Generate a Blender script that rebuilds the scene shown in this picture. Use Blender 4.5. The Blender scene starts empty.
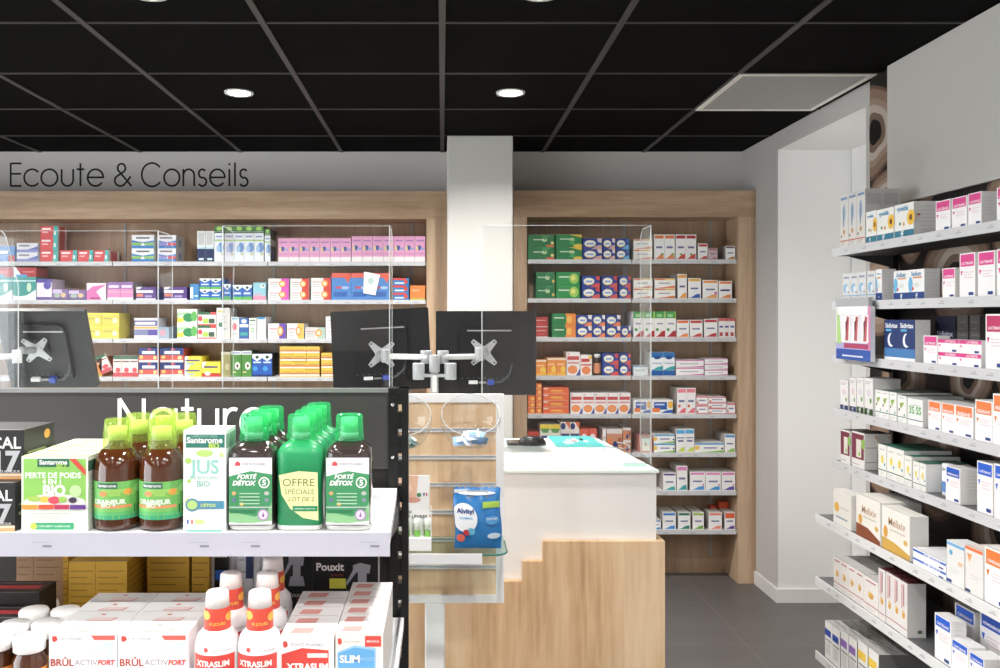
import bpy, math, random
from mathutils import Vector, Matrix
random.seed(7)
PI = math.pi
SC = bpy.context.scene
COL = SC.collection
F = 863.0; CX = 442.2; CY = 317.0; HC = 1.52      # focal length, vanishing point, eye height
def PX(px, y): return (px - CX) * y / F
def PZ(py, y): return HC - (py - CY) * y / F

# ------------------------------------------------------------------ materials
def lin(c):
    return c / 12.92 if c <= 0.04045 else ((c + 0.055) / 1.055) ** 2.4
def rgb(h):
    return tuple(lin(int(h[i:i + 2], 16) / 255) for i in (0, 2, 4)) + (1,)
MATS = {}
def M(h, rough=0.45, metal=0.0, spec=0.4):
    k = (h, rough, metal, spec)
    if k in MATS: return MATS[k]
    m = bpy.data.materials.new('paint_' + h); m.use_nodes = True
    b = m.node_tree.nodes['Principled BSDF']
    c = rgb(h); g = .3 * c[0] + .6 * c[1] + .1 * c[2]
    b.inputs['Base Color'].default_value = tuple(v * .91 + g * .09 for v in c[:3]) + (1,)
    b.inputs['Roughness'].default_value = rough
    b.inputs['Metallic'].default_value = metal
    b.inputs['Specular IOR Level'].default_value = spec
    # faint procedural unevenness of the surface
    n = m.node_tree.nodes.new('ShaderNodeTexNoise'); n.inputs['Scale'].default_value = 60
    r = m.node_tree.nodes.new('ShaderNodeMapRange')
    r.inputs['To Min'].default_value = max(0.02, rough - 0.04); r.inputs['To Max'].default_value = min(1, rough + 0.04)
    m.node_tree.links.new(n.outputs['Fac'], r.inputs['Value'])
    m.node_tree.links.new(r.outputs['Result'], b.inputs['Roughness'])
    MATS[k] = m
    return m
def emit(h, s):
    m = bpy.data.materials.new('lamp_glow'); m.use_nodes = True
    nt = m.node_tree; nt.nodes.clear()
    o = nt.nodes.new('ShaderNodeOutputMaterial'); e = nt.nodes.new('ShaderNodeEmission')
    e.inputs['Color'].default_value = rgb(h); e.inputs['Strength'].default_value = s
    nt.links.new(e.outputs[0], o.inputs[0]); return m
def clear(name, tint=(0.97, 0.98, 0.98, 1), rough=0.02, spec=1.0, body=None, amount=.4):
    m = bpy.data.materials.new(name); m.use_nodes = True
    nt = m.node_tree; nt.nodes.clear()
    o = nt.nodes.new('ShaderNodeOutputMaterial'); mx = nt.nodes.new('ShaderNodeMixShader')
    t = nt.nodes.new('ShaderNodeBsdfTransparent'); g = nt.nodes.new('ShaderNodeBsdfGlossy')
    lw = nt.nodes.new('ShaderNodeLayerWeight'); lw.inputs['Blend'].default_value = .5
    p = nt.nodes.new('ShaderNodeMath'); p.operation = 'POWER'; p.inputs[1].default_value = 4.0
    mu = nt.nodes.new('ShaderNodeMath'); mu.operation = 'MULTIPLY_ADD'; mu.inputs[1].default_value = .30 * spec; mu.inputs[2].default_value = .028 * spec
    t.inputs['Color'].default_value = tint; g.inputs['Roughness'].default_value = rough
    nt.links.new(lw.outputs['Facing'], p.inputs[0]); nt.links.new(p.outputs[0], mu.inputs[0]); nt.links.new(mu.outputs[0], mx.inputs[0])
    nt.links.new(t.outputs[0], mx.inputs[1]); nt.links.new(g.outputs[0], mx.inputs[2])
    last = mx
    if body:
        df = nt.nodes.new('ShaderNodeBsdfDiffuse'); df.inputs['Color'].default_value = rgb(body)
        tl = nt.nodes.new('ShaderNodeBsdfTranslucent'); tl.inputs['Color'].default_value = rgb(body)
        m1 = nt.nodes.new('ShaderNodeMixShader'); m1.inputs[0].default_value = .5
        m2 = nt.nodes.new('ShaderNodeMixShader'); m2.inputs[0].default_value = amount
        nt.links.new(df.outputs[0], m1.inputs[1]); nt.links.new(tl.outputs[0], m1.inputs[2])
        nt.links.new(mx.outputs[0], m2.inputs[1]); nt.links.new(m1.outputs[0], m2.inputs[2]); last = m2
    nt.links.new(last.outputs[0], o.inputs[0]); return m
def wood(name, c1, c2, c3, axis='Z', rough=0.5, scale=1.0):
    m = bpy.data.materials.new(name); m.use_nodes = True
    nt = m.node_tree; b = nt.nodes['Principled BSDF']; L = nt.links
    tc = nt.nodes.new('ShaderNodeTexCoord'); mp = nt.nodes.new('ShaderNodeMapping')
    s = {'Z': (6, 6, .5), 'X': (.5, 6, 6), 'Y': (6, .5, 6)}[axis]
    mp.inputs['Scale'].default_value = tuple(v * scale for v in s)
    L.new(tc.outputs['Object'], mp.inputs['Vector'])
    n = nt.nodes.new('ShaderNodeTexNoise'); n.inputs['Scale'].default_value = 1.0; n.inputs['Detail'].default_value = 7
    n.inputs['Roughness'].default_value = .6; n.inputs['Distortion'].default_value = .8
    L.new(mp.outputs[0], n.inputs['Vector'])
    mp2 = nt.nodes.new('ShaderNodeMapping')
    mp2.inputs['Scale'].default_value = tuple(v * scale * 12 for v in s)
    L.new(tc.outputs['Object'], mp2.inputs['Vector'])
    n2 = nt.nodes.new('ShaderNodeTexNoise'); n2.inputs['Scale'].default_value = 1.0; n2.inputs['Detail'].default_value = 3
    L.new(mp2.outputs[0], n2.inputs['Vector'])
    mx = nt.nodes.new('ShaderNodeMix'); mx.data_type = 'FLOAT'; mx.inputs[0].default_value = .3
    L.new(n.outputs['Fac'], mx.inputs[2]); L.new(n2.outputs['Fac'], mx.inputs[3])
    cr = nt.nodes.new('ShaderNodeValToRGB')
    cr.color_ramp.elements[0].position = .33; cr.color_ramp.elements[0].color = rgb(c1)
    cr.color_ramp.elements[1].position = .62; cr.color_ramp.elements[1].color = rgb(c3)
    e = cr.color_ramp.elements.new(.48); e.color = rgb(c2)
    L.new(mx.outputs[0], cr.inputs[0]); L.new(cr.outputs[0], b.inputs['Base Color'])
    b.inputs['Roughness'].default_value = rough
    return m
OAK = wood('oak_light', 'b8926a', 'd9b68e', 'e6caa6', 'Z', .5, .75)
OAKX = wood('oak_wall_unit_rail', 'a08266', 'b4977a', 'c3a98d', 'X')  # wall-unit oaks carry the dimmer light there as darker tones
OAKZ = wood('oak_wall_unit', 'a08266', 'b4977a', 'c3a98d', 'Z')
OAKB = wood('oak_back_panel', '8b715a', '9b8068', 'aa9078', 'Z')
PLEXI = clear('acrylic', (0.972, 0.976, 0.976, 1), .015, .9)
BOWL = clear('clear_plastic', (0.955, 0.965, 0.97, 1), .04, 2.4)
GLASSG = clear('shelf_glass', (0.86, 0.95, 0.93, 1), .02, 1.0)
LIME = clear('tinted_cup_lime', (0.88, 0.96, 0.62, 1), .05, 1.6, 'd4f27a', .22)
MINT = clear('tinted_cup_green', (0.52, 0.93, 0.70, 1), .05, 1.6, '5ae89a', .28)
EDGE = clear('polished_acrylic_edge', (0.95, 0.96, 0.96, 1), .05, 1.0, 'e3e8e8', .45)

# ------------------------------------------------------------------ text outlines
TX = {}
def text_mesh(s, bold=0.0, shear=0.0):
    k = (s, bold, shear)
    if k in TX: return TX[k]
    c = bpy.data.curves.new('t', 'FONT'); c.body = s; c.offset = bold; c.shear = shear; c.resolution_u = 3
    o = bpy.data.objects.new('t', c); COL.objects.link(o)
    dg = bpy.context.evaluated_depsgraph_get()
    me = bpy.data.meshes.new_from_object(o.evaluated_get(dg))
    vs = [(v.co.x, v.co.y) for v in me.vertices]; fs = [tuple(p.vertices) for p in me.polygons]
    bpy.data.objects.remove(o); bpy.data.curves.remove(c); bpy.data.meshes.remove(me)
    x0 = min(v[0] for v in vs); x1 = max(v[0] for v in vs); y0 = min(v[1] for v in vs); y1 = max(v[1] for v in vs)
    w = x1 - x0
    vs = [((a - (x0 + x1) / 2) / w, (b - (y0 + y1) / 2) / w) for a, b in vs]
    TX[k] = (vs, fs, (y1 - y0) / w)
    return TX[k]

# ------------------------------------------------------------------ mesh builder
class MB:
    def __init__(s): s.v = []; s.f = []; s.m = []; s.sm = []; s.mats = []
    def mi(s, mat):
        if isinstance(mat, str): mat = M(mat)
        if mat not in s.mats: s.mats.append(mat)
        return s.mats.index(mat)
    def add(s, vs, fs, mat, smooth=False):
        b = len(s.v); i = s.mi(mat); s.v += [tuple(v) for v in vs]
        for f in fs: s.f.append(tuple(b + j for j in f)); s.m.append(i); s.sm.append(smooth)
    def box(s, x0, x1, y0, y1, z0, z1, mat, bev=0):
        if bev:
            b = min(bev, (x1 - x0) / 3, (y1 - y0) / 3, (z1 - z0) / 3)
            vs = []; X = (x0, x1); Y = (y0, y1); Z = (z0, z1); ix = {}
            for i in (0, 1):
                for j in (0, 1):
                    for k in (0, 1):
                        sx, sy, sz = (1 - 2 * i), (1 - 2 * j), (1 - 2 * k)
                        ix[i, j, k] = len(vs)
                        vs += [(X[i], Y[j] + sy * b, Z[k] + sz * b), (X[i] + sx * b, Y[j], Z[k] + sz * b), (X[i] + sx * b, Y[j] + sy * b, Z[k])]
            fs = []
            for a in (0, 1):
                q = [(0, 0), (0, 1), (1, 1), (1, 0)]
                fs.append([ix[a, p, r] for p, r in q]); fs.append([ix[p, a, r] + 1 for p, r in q]); fs.append([ix[p, r, a] + 2 for p, r in q])
            for i in (0, 1):
                for j in (0, 1):
                    for k in (0, 1): c = ix[i, j, k]; fs.append([c, c + 1, c + 2])
            for p in (0, 1):
                for r in (0, 1):
                    a, c = ix[p, r, 0], ix[p, r, 1]; fs.append([a, a + 1, c + 1, c])
                    a, c = ix[p, 0, r], ix[p, 1, r]; fs.append([a, a + 2, c + 2, c])
                    a, c = ix[0, p, r], ix[1, p, r]; fs.append([a + 1, a + 2, c + 2, c + 1])
            s.add(vs, fs, mat); return s
        s.add([(x0, y0, z0), (x1, y0, z0), (x1, y1, z0), (x0, y1, z0), (x0, y0, z1), (x1, y0, z1), (x1, y1, z1), (x0, y1, z1)],
              [(0, 3, 2, 1), (4, 5, 6, 7), (0, 1, 5, 4), (1, 2, 6, 5), (2, 3, 7, 6), (3, 0, 4, 7)], mat); return s
    def prism(s, pts, lo, hi, mat, axis='Y', smooth=False):
        n = len(pts)
        def P(p, h): return {'Y': (p[0], h, p[1]), 'Z': (p[0], p[1], h), 'X': (h, p[0], p[1])}[axis]
        s.add([P(p, lo) for p in pts] + [P(p, hi) for p in pts],
              [tuple(range(n)), tuple(range(2 * n - 1, n - 1, -1))] + [(i, i + n, (i + 1) % n + n, (i + 1) % n) for i in range(n)], mat)
        return s
    def lathe(s, prof, mat, c=(0, 0, 0), n=28, sx=1, sy=1, power=2.0, caps=True, R=None):
        vs = []; fs = []
        for r, z in prof:
            for k in range(n):
                a = 2 * PI * k / n + PI / n; ca, sa = math.cos(a), math.sin(a)
                q = (abs(ca) ** power + abs(sa) ** power) ** (-1 / power)
                v = Vector((r * q * ca * sx, r * q * sa * sy, z))
                if R: v = R @ v
                vs.append((v.x + c[0], v.y + c[1], v.z + c[2]))
        for i in range(len(prof) - 1):
            for k in range(n):
                fs.append((i * n + k, i * n + (k + 1) % n, (i + 1) * n + (k + 1) % n, (i + 1) * n + k))
        if caps:
            fs.append(tuple(range(n - 1, -1, -1))); fs.append(tuple((len(prof) - 1) * n + k for k in range(n)))
        s.add(vs, fs, mat, True); return s
    def tube(s, pts, r, mat, n=10, caps=True):
        pts = [Vector(p) for p in pts]; vs = []; fs = []
        rr = r if isinstance(r, (list, tuple)) else [r] * len(pts)
        for i, p in enumerate(pts):
            d = (pts[min(i + 1, len(pts) - 1)] - pts[max(i - 1, 0)]).normalized()
            u = d.cross(Vector((0, 0, 1)))
            if u.length < .1: u = d.cross(Vector((0, 1, 0)))
            u.normalize(); w = d.cross(u)
            for k in range(n):
                a = 2 * PI * k / n; vs.append(p + u * math.cos(a) * rr[i] + w * math.sin(a) * rr[i])
        for i in range(len(pts) - 1):
            for k in range(n): fs.append((i * n + k, i * n + (k + 1) % n, (i + 1) * n + (k + 1) % n, (i + 1) * n + k))
        if caps: fs.append(tuple(range(n))); fs.append(tuple((len(pts) - 1) * n + k for k in range(n)))
        s.add(vs, fs, mat, True); return s
    def strokes(s, polys, width, fmap, mat):
        for q, pl in enumerate(polys):
            for i in range(len(pl) - 1):
                a, b = Vector(pl[i]), Vector(pl[i + 1]); d = (b - a)
                if d.length < 1e-6: continue
                d.normalize(); nn = Vector((-d.y, d.x)) * width / 2; e = d * width * .12
                o = .00012 * (i % 2) + .00025 * (q % 3); s.add([(v[0], v[1] - o, v[2]) for v in (fmap(*(a - e + nn)), fmap(*(a - e - nn)), fmap(*(b + e - nn)), fmap(*(b + e + nn)))], [(0, 1, 2, 3)], mat)
        return s
    def decal(s, d, fm, asp, k):
        """fm(u,v,eps) maps face coordinates; asp = face width / face height"""
        t = d[0]; e = .00022 * (k + 1)
        if t == 'r':
            _, a, b, c, dd, col = d
            s.add([fm(a, b, e), fm(c, b, e), fm(c, dd, e), fm(a, dd, e)], [(0, 1, 2, 3)], col)
        elif t == 'p':
            s.add([fm(u, v, e) for u, v in d[1]], [tuple(range(len(d[1])))], d[2])
        elif t == 'e':
            _, cx, cy, rx, ry, col = d
            s.add([fm(cx + rx * math.cos(2 * PI * i / 18), cy + ry * math.sin(2 * PI * i / 18), e) for i in range(18)], [tuple(range(18))], col)
        elif t == 't':
            _, tx, cx, cy, w, col = d[:6]; bold = d[6] if len(d) > 6 else .01; sh = d[7] if len(d) > 7 else 0; st = d[8] if len(d) > 8 else 1
            vs, fs, ar = text_mesh(tx, bold, sh)
            s.add([fm(cx + x * w, cy + y * w * asp * st, e) for x, y in vs], fs, col)
    def build(s, name, parent=None, loc=None):
        me = bpy.data.meshes.new(name); me.from_pydata(s.v, [], s.f)
        for m in s.mats: me.materials.append(m)
        me.polygons.foreach_set('material_index', s.m); me.polygons.foreach_set('use_smooth', s.sm); me.update()
        o = bpy.data.objects.new(name, me); COL.objects.link(o)
        if parent: o.parent = parent
        if loc: o.location = loc
        return o
def tag(o, label, cat, group=None, kind=None):
    o['label'] = label; o['category'] = cat
    if group: o['group'] = group
    if kind: o['kind'] = kind
    return o
def empty(name, loc, label, cat, group=None, rz=0):
    o = bpy.data.objects.new(name, None); COL.objects.link(o); o.location = loc; o.rotation_euler = (0, 0, rz); o.empty_display_size = .05
    return tag(o, label, cat, group)
def struct(o): o['kind'] = 'structure'; return o
def copy_tree(o, parent=None):
    c = o.copy(); COL.objects.link(c); c.parent = parent
    for ch in [x for x in COL.objects if x.parent == o]: copy_tree(ch, c)
    return c
def rrect(x0, z0, x1, z1, r, n=5):
    p = []
    for cx, cz, a0 in ((x1 - r, z1 - r, 0), (x0 + r, z1 - r, 90), (x0 + r, z0 + r, 180), (x1 - r, z0 + r, 270)):
        for i in range(n + 1):
            a = math.radians(a0 + 90 * i / n); p.append((cx + r * math.cos(a), cz + r * math.sin(a)))
    return p

# ------------------------------------------------------------------ geometric lettering
def arc(cx, cy, rx, ry, a0, a1, n=22): return [(cx + rx * math.cos(math.radians(a0 + (a1 - a0) * i / n)), cy + ry * math.sin(math.radians(a0 + (a1 - a0) * i / n))) for i in range(n + 1)]
R_ = .37
GL = {
 'E': (.56, [[(.06, 0), (.06, 1)], [(.06, 1), (.54, 1)], [(.06, .54), (.52, .54)], [(.06, 0), (.54, 0)]]),
 'c': (.70, [arc(.40, R_, .36, R_, 42, 318)]),
 'o': (.82, [arc(.41, R_, .37, R_, 0, 360, 30)]),
 'u': (.66, [[(.07, .74), (.07, .30)] + arc(.33, .27, .26, .27, 180, 360) + [(.59, .74)]]),
 't': (.40, [[(.19, 0), (.19, 1.0)], [(.03, .74), (.36, .74)]]),
 'e': (.80, [[(.04, .38), (.75, .38)] + arc(.40, R_, .355, R_, 2, 322, 30)]),
 '&': (.84, [[(.80, 0), (.26, .64)] + arc(.36, .79, .17, .20, 215, -35, 18) + [(.44, .62), (.20, .46)] + arc(.31, .24, .25, .24, 130, 330, 18) + [(.62, .22), (.76, .42)]]),
 'C': (1.0, [arc(.53, .5, .49, .52, 40, 320, 30)]),
 'n': (.66, [[(.07, 0), (.07, .74)], [(.07, .42)] + arc(.33, .46, .26, .28, 180, 0) + [(.59, 0)]]),
 's': (.50, [arc(.25, .55, .17, .19, 40, 270, 14) + arc(.25, .185, .19, .19, 90, -150, 14)]),
 'i': (.20, [[(.10, 0), (.10, .74)], [(.10, .93), (.10, 1.0)]]),
 'l': (.20, [[(.10, 0), (.10, 1.03)]]),
 'N': (.86, [[(.08, 0), (.08, 1)], [(.08, 1), (.78, 0)], [(.78, 0), (.78, 1)]]),
 'a': (.84, [arc(.40, R_, .36, R_, 0, 360, 30), [(.77, 0), (.77, .74)]]),
 'r': (.44, [[(.08, 0), (.08, .74)], arc(.33, .42, .25, .32, 180, 68, 10)]),
 ' ': (.38, [])}
def lettering(name, text, x0, x1, z0, cap, y, mat, width, depth=.002):
    adv = 0; pl = []
    for ch in text:
        w, ps = GL[ch]; pl += [[(p[0] + adv, p[1]) for p in q] for q in ps]; adv += w + .07
    sx = (x1 - x0) / adv
    mb = MB(); mb.strokes([[(x0 + p[0] * sx, z0 + p[1] * cap) for p in q] for q in pl], width, lambda a, b: (a, y, b), mat)
    return mb

# ================================================================== ROOM
YB = 5.147; XR = 1.789; CEIL = 2.506; XL = -4.6; YR = -3.6
WALLG = M('cfcac6', .8, 0, .2); WHITEW = M('e9e8e6', .7, 0, .2); GREYW = M('c6c2be', .8, 0, .2)
def floor_mat():
    m = bpy.data.materials.new('grey_floor_tiles'); m.use_nodes = True
    nt = m.node_tree; b = nt.nodes['Principled BSDF']; L = nt.links
    tc = nt.nodes.new('ShaderNodeTexCoord')
    br = nt.nodes.new('ShaderNodeTexBrick'); br.offset = 0; br.inputs['Scale'].default_value = 1
    br.inputs['Brick Width'].default_value = .6; br.inputs['Row Height'].default_value = .6
    br.inputs['Mortar Size'].default_value = .003; br.inputs['Color1'].default_value = rgb('625e5c'); br.inputs['Color2'].default_value = rgb('5f5b59')
    br.inputs['Mortar'].default_value = rgb('726d6a')
    mp = nt.nodes.new('ShaderNodeMapping'); mp.inputs['Location'].default_value = (.39, .2, 0)
    L.new(tc.outputs['Object'], mp.inputs['Vector']); L.new(mp.outputs[0], br.inputs['Vector'])
    n = nt.nodes.new('ShaderNodeTexNoise'); n.inputs['Scale'].default_value = 5; n.inputs['Detail'].default_value = 6
    L.new(tc.outputs['Object'], n.inputs['Vector'])
    r = nt.nodes.new('ShaderNodeMapRange'); r.inputs['To Min'].default_value = .8; r.inputs['To Max'].default_value = 1.15
    L.new(n.outputs['Fac'], r.inputs['Value'])
    mx = nt.nodes.new('ShaderNodeVectorMath'); mx.operation = 'SCALE'
    L.new(br.outputs['Color'], mx.inputs[0]); L.new(r.outputs['Result'], mx.inputs['Scale']); L.new(mx.outputs[0], b.inputs['Base Color'])
    b.inputs['Roughness'].default_value = .42
    return m
struct(MB().box(XL, 2.3, YR, YB, -.06, 0, floor_mat()).build('floor'))
# ceiling slab, black lay-in tiles and T-bars
TILE = M('0c0b0a', .9, 0, .06); BAR = M('3c3735', .5)
struct(MB().box(XL, 2.3, YR, YB, CEIL, CEIL + .06, TILE).build('ceiling'))
TY = [YB - .455 * 0 - .6 * k for k in range(0, 16)]
GY = [851 / (CY - 135.4) - .6 * k for k in range(0, 14)]          # cross bars
mb = MB()
for k in range(-7, 3):
    x = .6 * k + .0
    mb.box(x - .011, x + .011, YR, YB, CEIL - .005, CEIL, BAR)
for y in GY: mb.box(XL, XR, y - .006, y + .006, CEIL - .004, CEIL, BAR)
struct(mb.build('trim_ceiling_grid'))
struct(MB().box(XL, XR + .02, YB, YB + .1, 0, CEIL, WALLG).build('wall_back'))
mb = MB(); mb.box(XL - .1, XL, YR, YB, 0, .3, WALLG); mb.box(XL - .1, XL, YR, YB, 2.38, CEIL, WALLG); mb.box(XL - .1, XL, 3.2, YB, .3, 2.38, WALLG)
for y in (YR, -1.9, -.2, 1.5): mb.box(XL - .1, XL, y, y + .12, .3, 2.38, 'd8d8d6')
struct(mb.build('wall_left'))
struct(MB().box(XL - .06, XL - .05, YR + .12, 3.2, .3, 2.38, PLEXI).build('window_fill_1'))  # unseen window, placed on this side to let fill daylight in
# right wall with a deep white recess
YA, YN = 4.60, 3.643; ZO = HC + .890; XO = 2.177
mb = MB(); mb.box(XR, XR + .4, YA + .001, YB, 0, CEIL, GREYW); mb.box(XR, XO + .05, YN, YA, ZO, CEIL, GREYW)
mb.box(XR, XR + .42, YR, YN, 0, CEIL, GREYW)
struct(mb.build('wall_right'))
mb = MB(); mb.box(XR + .001, XO, YA, YA + .0008, 0, ZO, WHITEW); mb.box(XO, XO + .05, YN, YA + .05, 0, ZO, WHITEW)
mb.box(XR + .001, XO, YN, YA, ZO - .001, ZO, WHITEW)
mb.box(XO - .003, XO, YA - .012, YA - .008, .07, ZO, 'bdbdbb')
struct(mb.build('wall_recess'))
rl = empty('recess_fill_light', (0, 0, 0), 'slim added fill light, unseen, inside the near jamb of the white recess', 'light')  # added emitter, out of view, to brighten the white recess
MB().box(XR + .06, XR + .11, YN + .0006, YN + .012, .5, 2.2, 'd9d9d7').build('housing', rl)
MB().box(XR + .065, XR + .105, YN + .0122, YN + .016, .52, 2.18, emit('fffdf8', 10)).build('diffuser', rl)
mb = MB(); mb.box(XR - .012, XR, YA - .012, 4.919, 0, .072, 'e4e2df'); mb.box(XR, XO, YA - .012, YA, 0, .072, 'e4e2df')
mb.box(XR + .148, XR + .1485, YA - .0125, YA - .012, 0, .072, 'a9a7a5')
struct(mb.build('baseboard_right'))
struct(MB().box(XL, 2.3, YR - .1, YR, 0, CEIL, WALLG).build('wall_rear'))
wl = empty('wall_lettering', (0, YB - .0015, 0), 'thin black sans-serif lettering on grey wall above the wooden shelves', 'lettering')
for wd, xa_, xb_ in (('Ecoute', 9.5, 106), ('&', 113.5, 134), ('Conseils', 141, 250.5)):
    lettering('sign', wd, PX(xa_, YB), PX(xb_, YB), PZ(186, YB), 22.5 * YB / F, 0, M('15130f', .6), .0115).build('word', wl)
# pillar
PYF = 4.676
struct(MB().box(PX(447.3, PYF), PX(513, PYF), PYF, YB - .001, 0, CEIL - .001, M('cfccc6', .6, 0, .3), .006).build('trim_pillar'))

# ceiling air grille
g = empty('ceiling_vent', (0, 0, CEIL), 'white framed perforated air grille set in the black ceiling', 'air vent')
x0, x1, y0, y1 = 1.2, 1.752, GY[2] + .0, GY[1]
y0, y1 = 851 / (CY - 72.4), 851 / (CY - 108.8)
fr = MB(); W = M('e6e2da', .5)
fr.box(x0, x1, y0, y0 + .022, -.010, -.0055, W); fr.box(x0, x1, y1 - .022, y1, -.010, -.0055, W)
fr.box(x0, x0 + .022, y0 + .022, y1 - .022, -.010, -.0055, W); fr.box(x1 - .022, x1, y0 + .022, y1 - .022, -.010, -.0055, W)
fr.build('frame', g)
gm = bpy.data.materials.new('perforated_metal'); gm.use_nodes = True
nt = gm.node_tree; tc = nt.nodes.new('ShaderNodeTexCoord'); vo = nt.nodes.new('ShaderNodeTexVoronoi'); vo.inputs['Scale'].default_value = 70; vo.inputs['Randomness'].default_value = 0
cr = nt.nodes.new('ShaderNodeValToRGB'); cr.color_ramp.elements[0].position = .30; cr.color_ramp.elements[0].color = rgb('4a4a49'); cr.color_ramp.elements[1].position = .36; cr.color_ramp.elements[1].color = rgb('b5b4b1')
mp = nt.nodes.new('ShaderNodeMapping'); mp.inputs['Scale'].default_value = (1, 1, 0)
nt.links.new(tc.outputs['Object'], mp.inputs['Vector']); nt.links.new(mp.outputs[0], vo.inputs['Vector']); nt.links.new(vo.outputs['Distance'], cr.inputs[0]); nt.links.new(cr.outputs[0], nt.nodes['Principled BSDF'].inputs['Base Color'])
MB().box(x0 + .022, x1 - .022, y0 + .022, y1 - .022, -.008, -.0055, gm).build('perforated_panel', g)

# downlights
DISC = emit('fffaf0', 14)
def downlight(x, y, label, first=[None]):
    if first[0] is None:
        o = empty('downlight', (x, y, CEIL - .0065), label, 'ceiling light', 'round downlights in the black ceiling')
        n = 28; pr = [(.050, 0), (.062, -.002), (.064, .005), (.050, .006)]
        MB().lathe(pr, 'd9d7d2', n=n, caps=False).build('trim_ring', o)
        MB().lathe([(.0005, .0005), (.050, .0005)], DISC, n=n, caps=False).build('diffuser', o)
        first[0] = o
    else:
        o = copy_tree(first[0]); o.location = (x, y, CEIL - .0065); o['label'] = label
    return o
LX = [-2.09, -.89, .30]
rows = [(3.78, 'back row near the wooden shelves'), (2.615, 'second row above the till counter'), (1.38, 'third row above the front gondola'), (.18, 'fourth row above the aisle'), (-1.02, 'fifth row behind the viewer'), (-2.22, 'sixth row by the rear wall')]
for y, rn in rows:
    for x, xn in zip(LX + ([1.0] if y < .5 else []), ['far left', 'left', 'middle', 'right']):
        downlight(x, y, 'small bright round recessed downlight, %s one of the %s' % (xn, rn))
        l = bpy.data.lights.new('downlight_beam', 'AREA'); l.shape = 'DISK'; l.size = .10; l.energy = {3.78: 21, 2.615: 8, 1.38: 11}.get(y, 10); l.color = (1, .975, .945)
        l.spread = math.radians(150)
        lo = bpy.data.objects.new('downlight_beam', l); COL.objects.link(lo); lo.location = (x, y, CEIL - .012)

# ================================================================== WALL SHELVING UNITS
YU = 4.92; YBK = 5.14
def marks(mb, x0, x1, y, z0, z1, step, fm=None):
    x = x0 + step * .4
    while x < x1 - .04:
        mb.add([(x, y, z0 + .004), (x + .028, y, z0 + .004), (x + .028, y, z0 + .010), (x, y, z0 + .010)], [(0, 1, 2, 3)], 'b3b2b4')
        x += step * random.uniform(.7, 1.3)
METAL = M('dededd', .4); METALD = M('c9c9cb', .45)
def wall_unit(label, x0, x1, ix0, ix1, ztop, zin, zs, bays):
    u = empty('shelving_unit', (0, 0, 0), label, 'shelving')
    MB().box(x0, ix0, YU, YBK, 0, zin, OAKZ).build('side_panel', u); MB().box(ix1, x1, YU, YBK, 0, zin, OAKZ).build('side_panel', u)
    MB().box(x0, x1, YU, YBK, zin, ztop, OAKX).build('top_fascia', u)
    MB().box(ix0, ix1, YBK - .01, YBK, 0, zin, OAKB).build('back_panel', u)
    for b in bays[1:-1] + [bays[0] + .07, bays[-1] - .09]: MB().box(b - .007, b + .007, YBK - .016, YBK - .0101, .1, zin, '94908c').build('slotted_rail', u)
    for z in zs:
        for i in range(len(bays) - 1):
            a, b = bays[i] + .003, bays[i + 1] - .003
            s = MB().box(a, b, YU + .016, YBK - .0165, z - .018, z, METAL).build('shelf', u)
            r = MB().box(a, b, YU + .008, YU + .016, z - .023, z + .001, METALD); marks(r, a, b, YU + .0075, z - .022, z, .12); r.build('price_rail', s)
    return u
ZR = [PZ(y, 4.93) for y in (259.6, 298.6, 337.5, 375.8, 414.2, 453, 491.2, 530.2)]
ZL = [PZ(y, 4.93) for y in (261.7, 300, 338.8, 377)] + ZR[4:]
wall_unit('oak framed wall shelving unit right of the white pillar', PX(513.5, YU), XR - .0015, PX(527, YU), PX(738, YU), PZ(190.5, YU), PZ(217, YU), ZR, [PX(527.5, YU), PX(632, YU), PX(737.5, YU)])
wall_unit('long oak framed wall shelving unit left of the white pillar', XL + .01, PX(447, YU), XL + .1, PX(426.5, YU), PZ(191, YU), PZ(219, YU), ZL,
          [XL + .1, -2.8 , PX(112, YU), PX(267, YU), PX(426, YU)])

# ================================================================== PACK STYLES
def sw(c, v=.3): return ('p', [(.0, 0), (.0, .02), (.3, v * .35), (.6, v * .85), (1, v), (1, 0)], c)
def bars(x, y0, n, w, c, g=.09, h=.03): return [('r', x, y0 - i * g, x + w * (1 - .25 * (i % 2)), y0 - i * g + h, c) for i in range(n)]
S = {}
def st(k, look, base, dec, top=None, side=None, T=(), R=()): S[k] = dict(look=look, base=base, dec=dec, top=top or base, side=side or base, T=list(T), R=list(R))
N_ = '2c3a6e'
st('wpur', 'white medicine box with blue-purple wave', 'e2e0e6', [('r', 0, 0, 1, .3, '8f97cf'), ('p', [(.5, .3), (1, .3), (1, .7), (.8, .5)], '6a74bd'), ('r', .1, .62, .6, .8, '8a8c98')])
st('redteal', 'red and teal medicine box', 'd8464a', [('p', [(.7, 0), (1, 0), (1, 1), (.78, 1)], '35b0ab'), ('r', .08, .68, .6, .84, 'f6e3e1'), ('r', .1, .42, .45, .54, 'f0b9b5'), ('e', .84, .4, .06, .2, 'e8f2f0')], side='e6dcd8', R=[('r', .2, 0, .8, 1, 'c9585c')])
st('bluegreen', 'white and blue banded box with lime arrows', 'eceef0', [('r', 0, 0, 1, .22, '2d80c8'), ('r', 0, .22, 1, .42, '8fc257'), ('p', [(0, .55), (.35, .45), (.35, .5), (0, .62)], '2d80c8'), ('p', [(.4, .2), (.6, .2), (.5, .45)], 'f4f4f4'), ('p', [(0, .44), (.5, .4), (1, .44), (1, .6), (.5, .46), (0, .6)], '2d80c8'), ('r', .2, .72, .8, .84, '63666e')])
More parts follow.
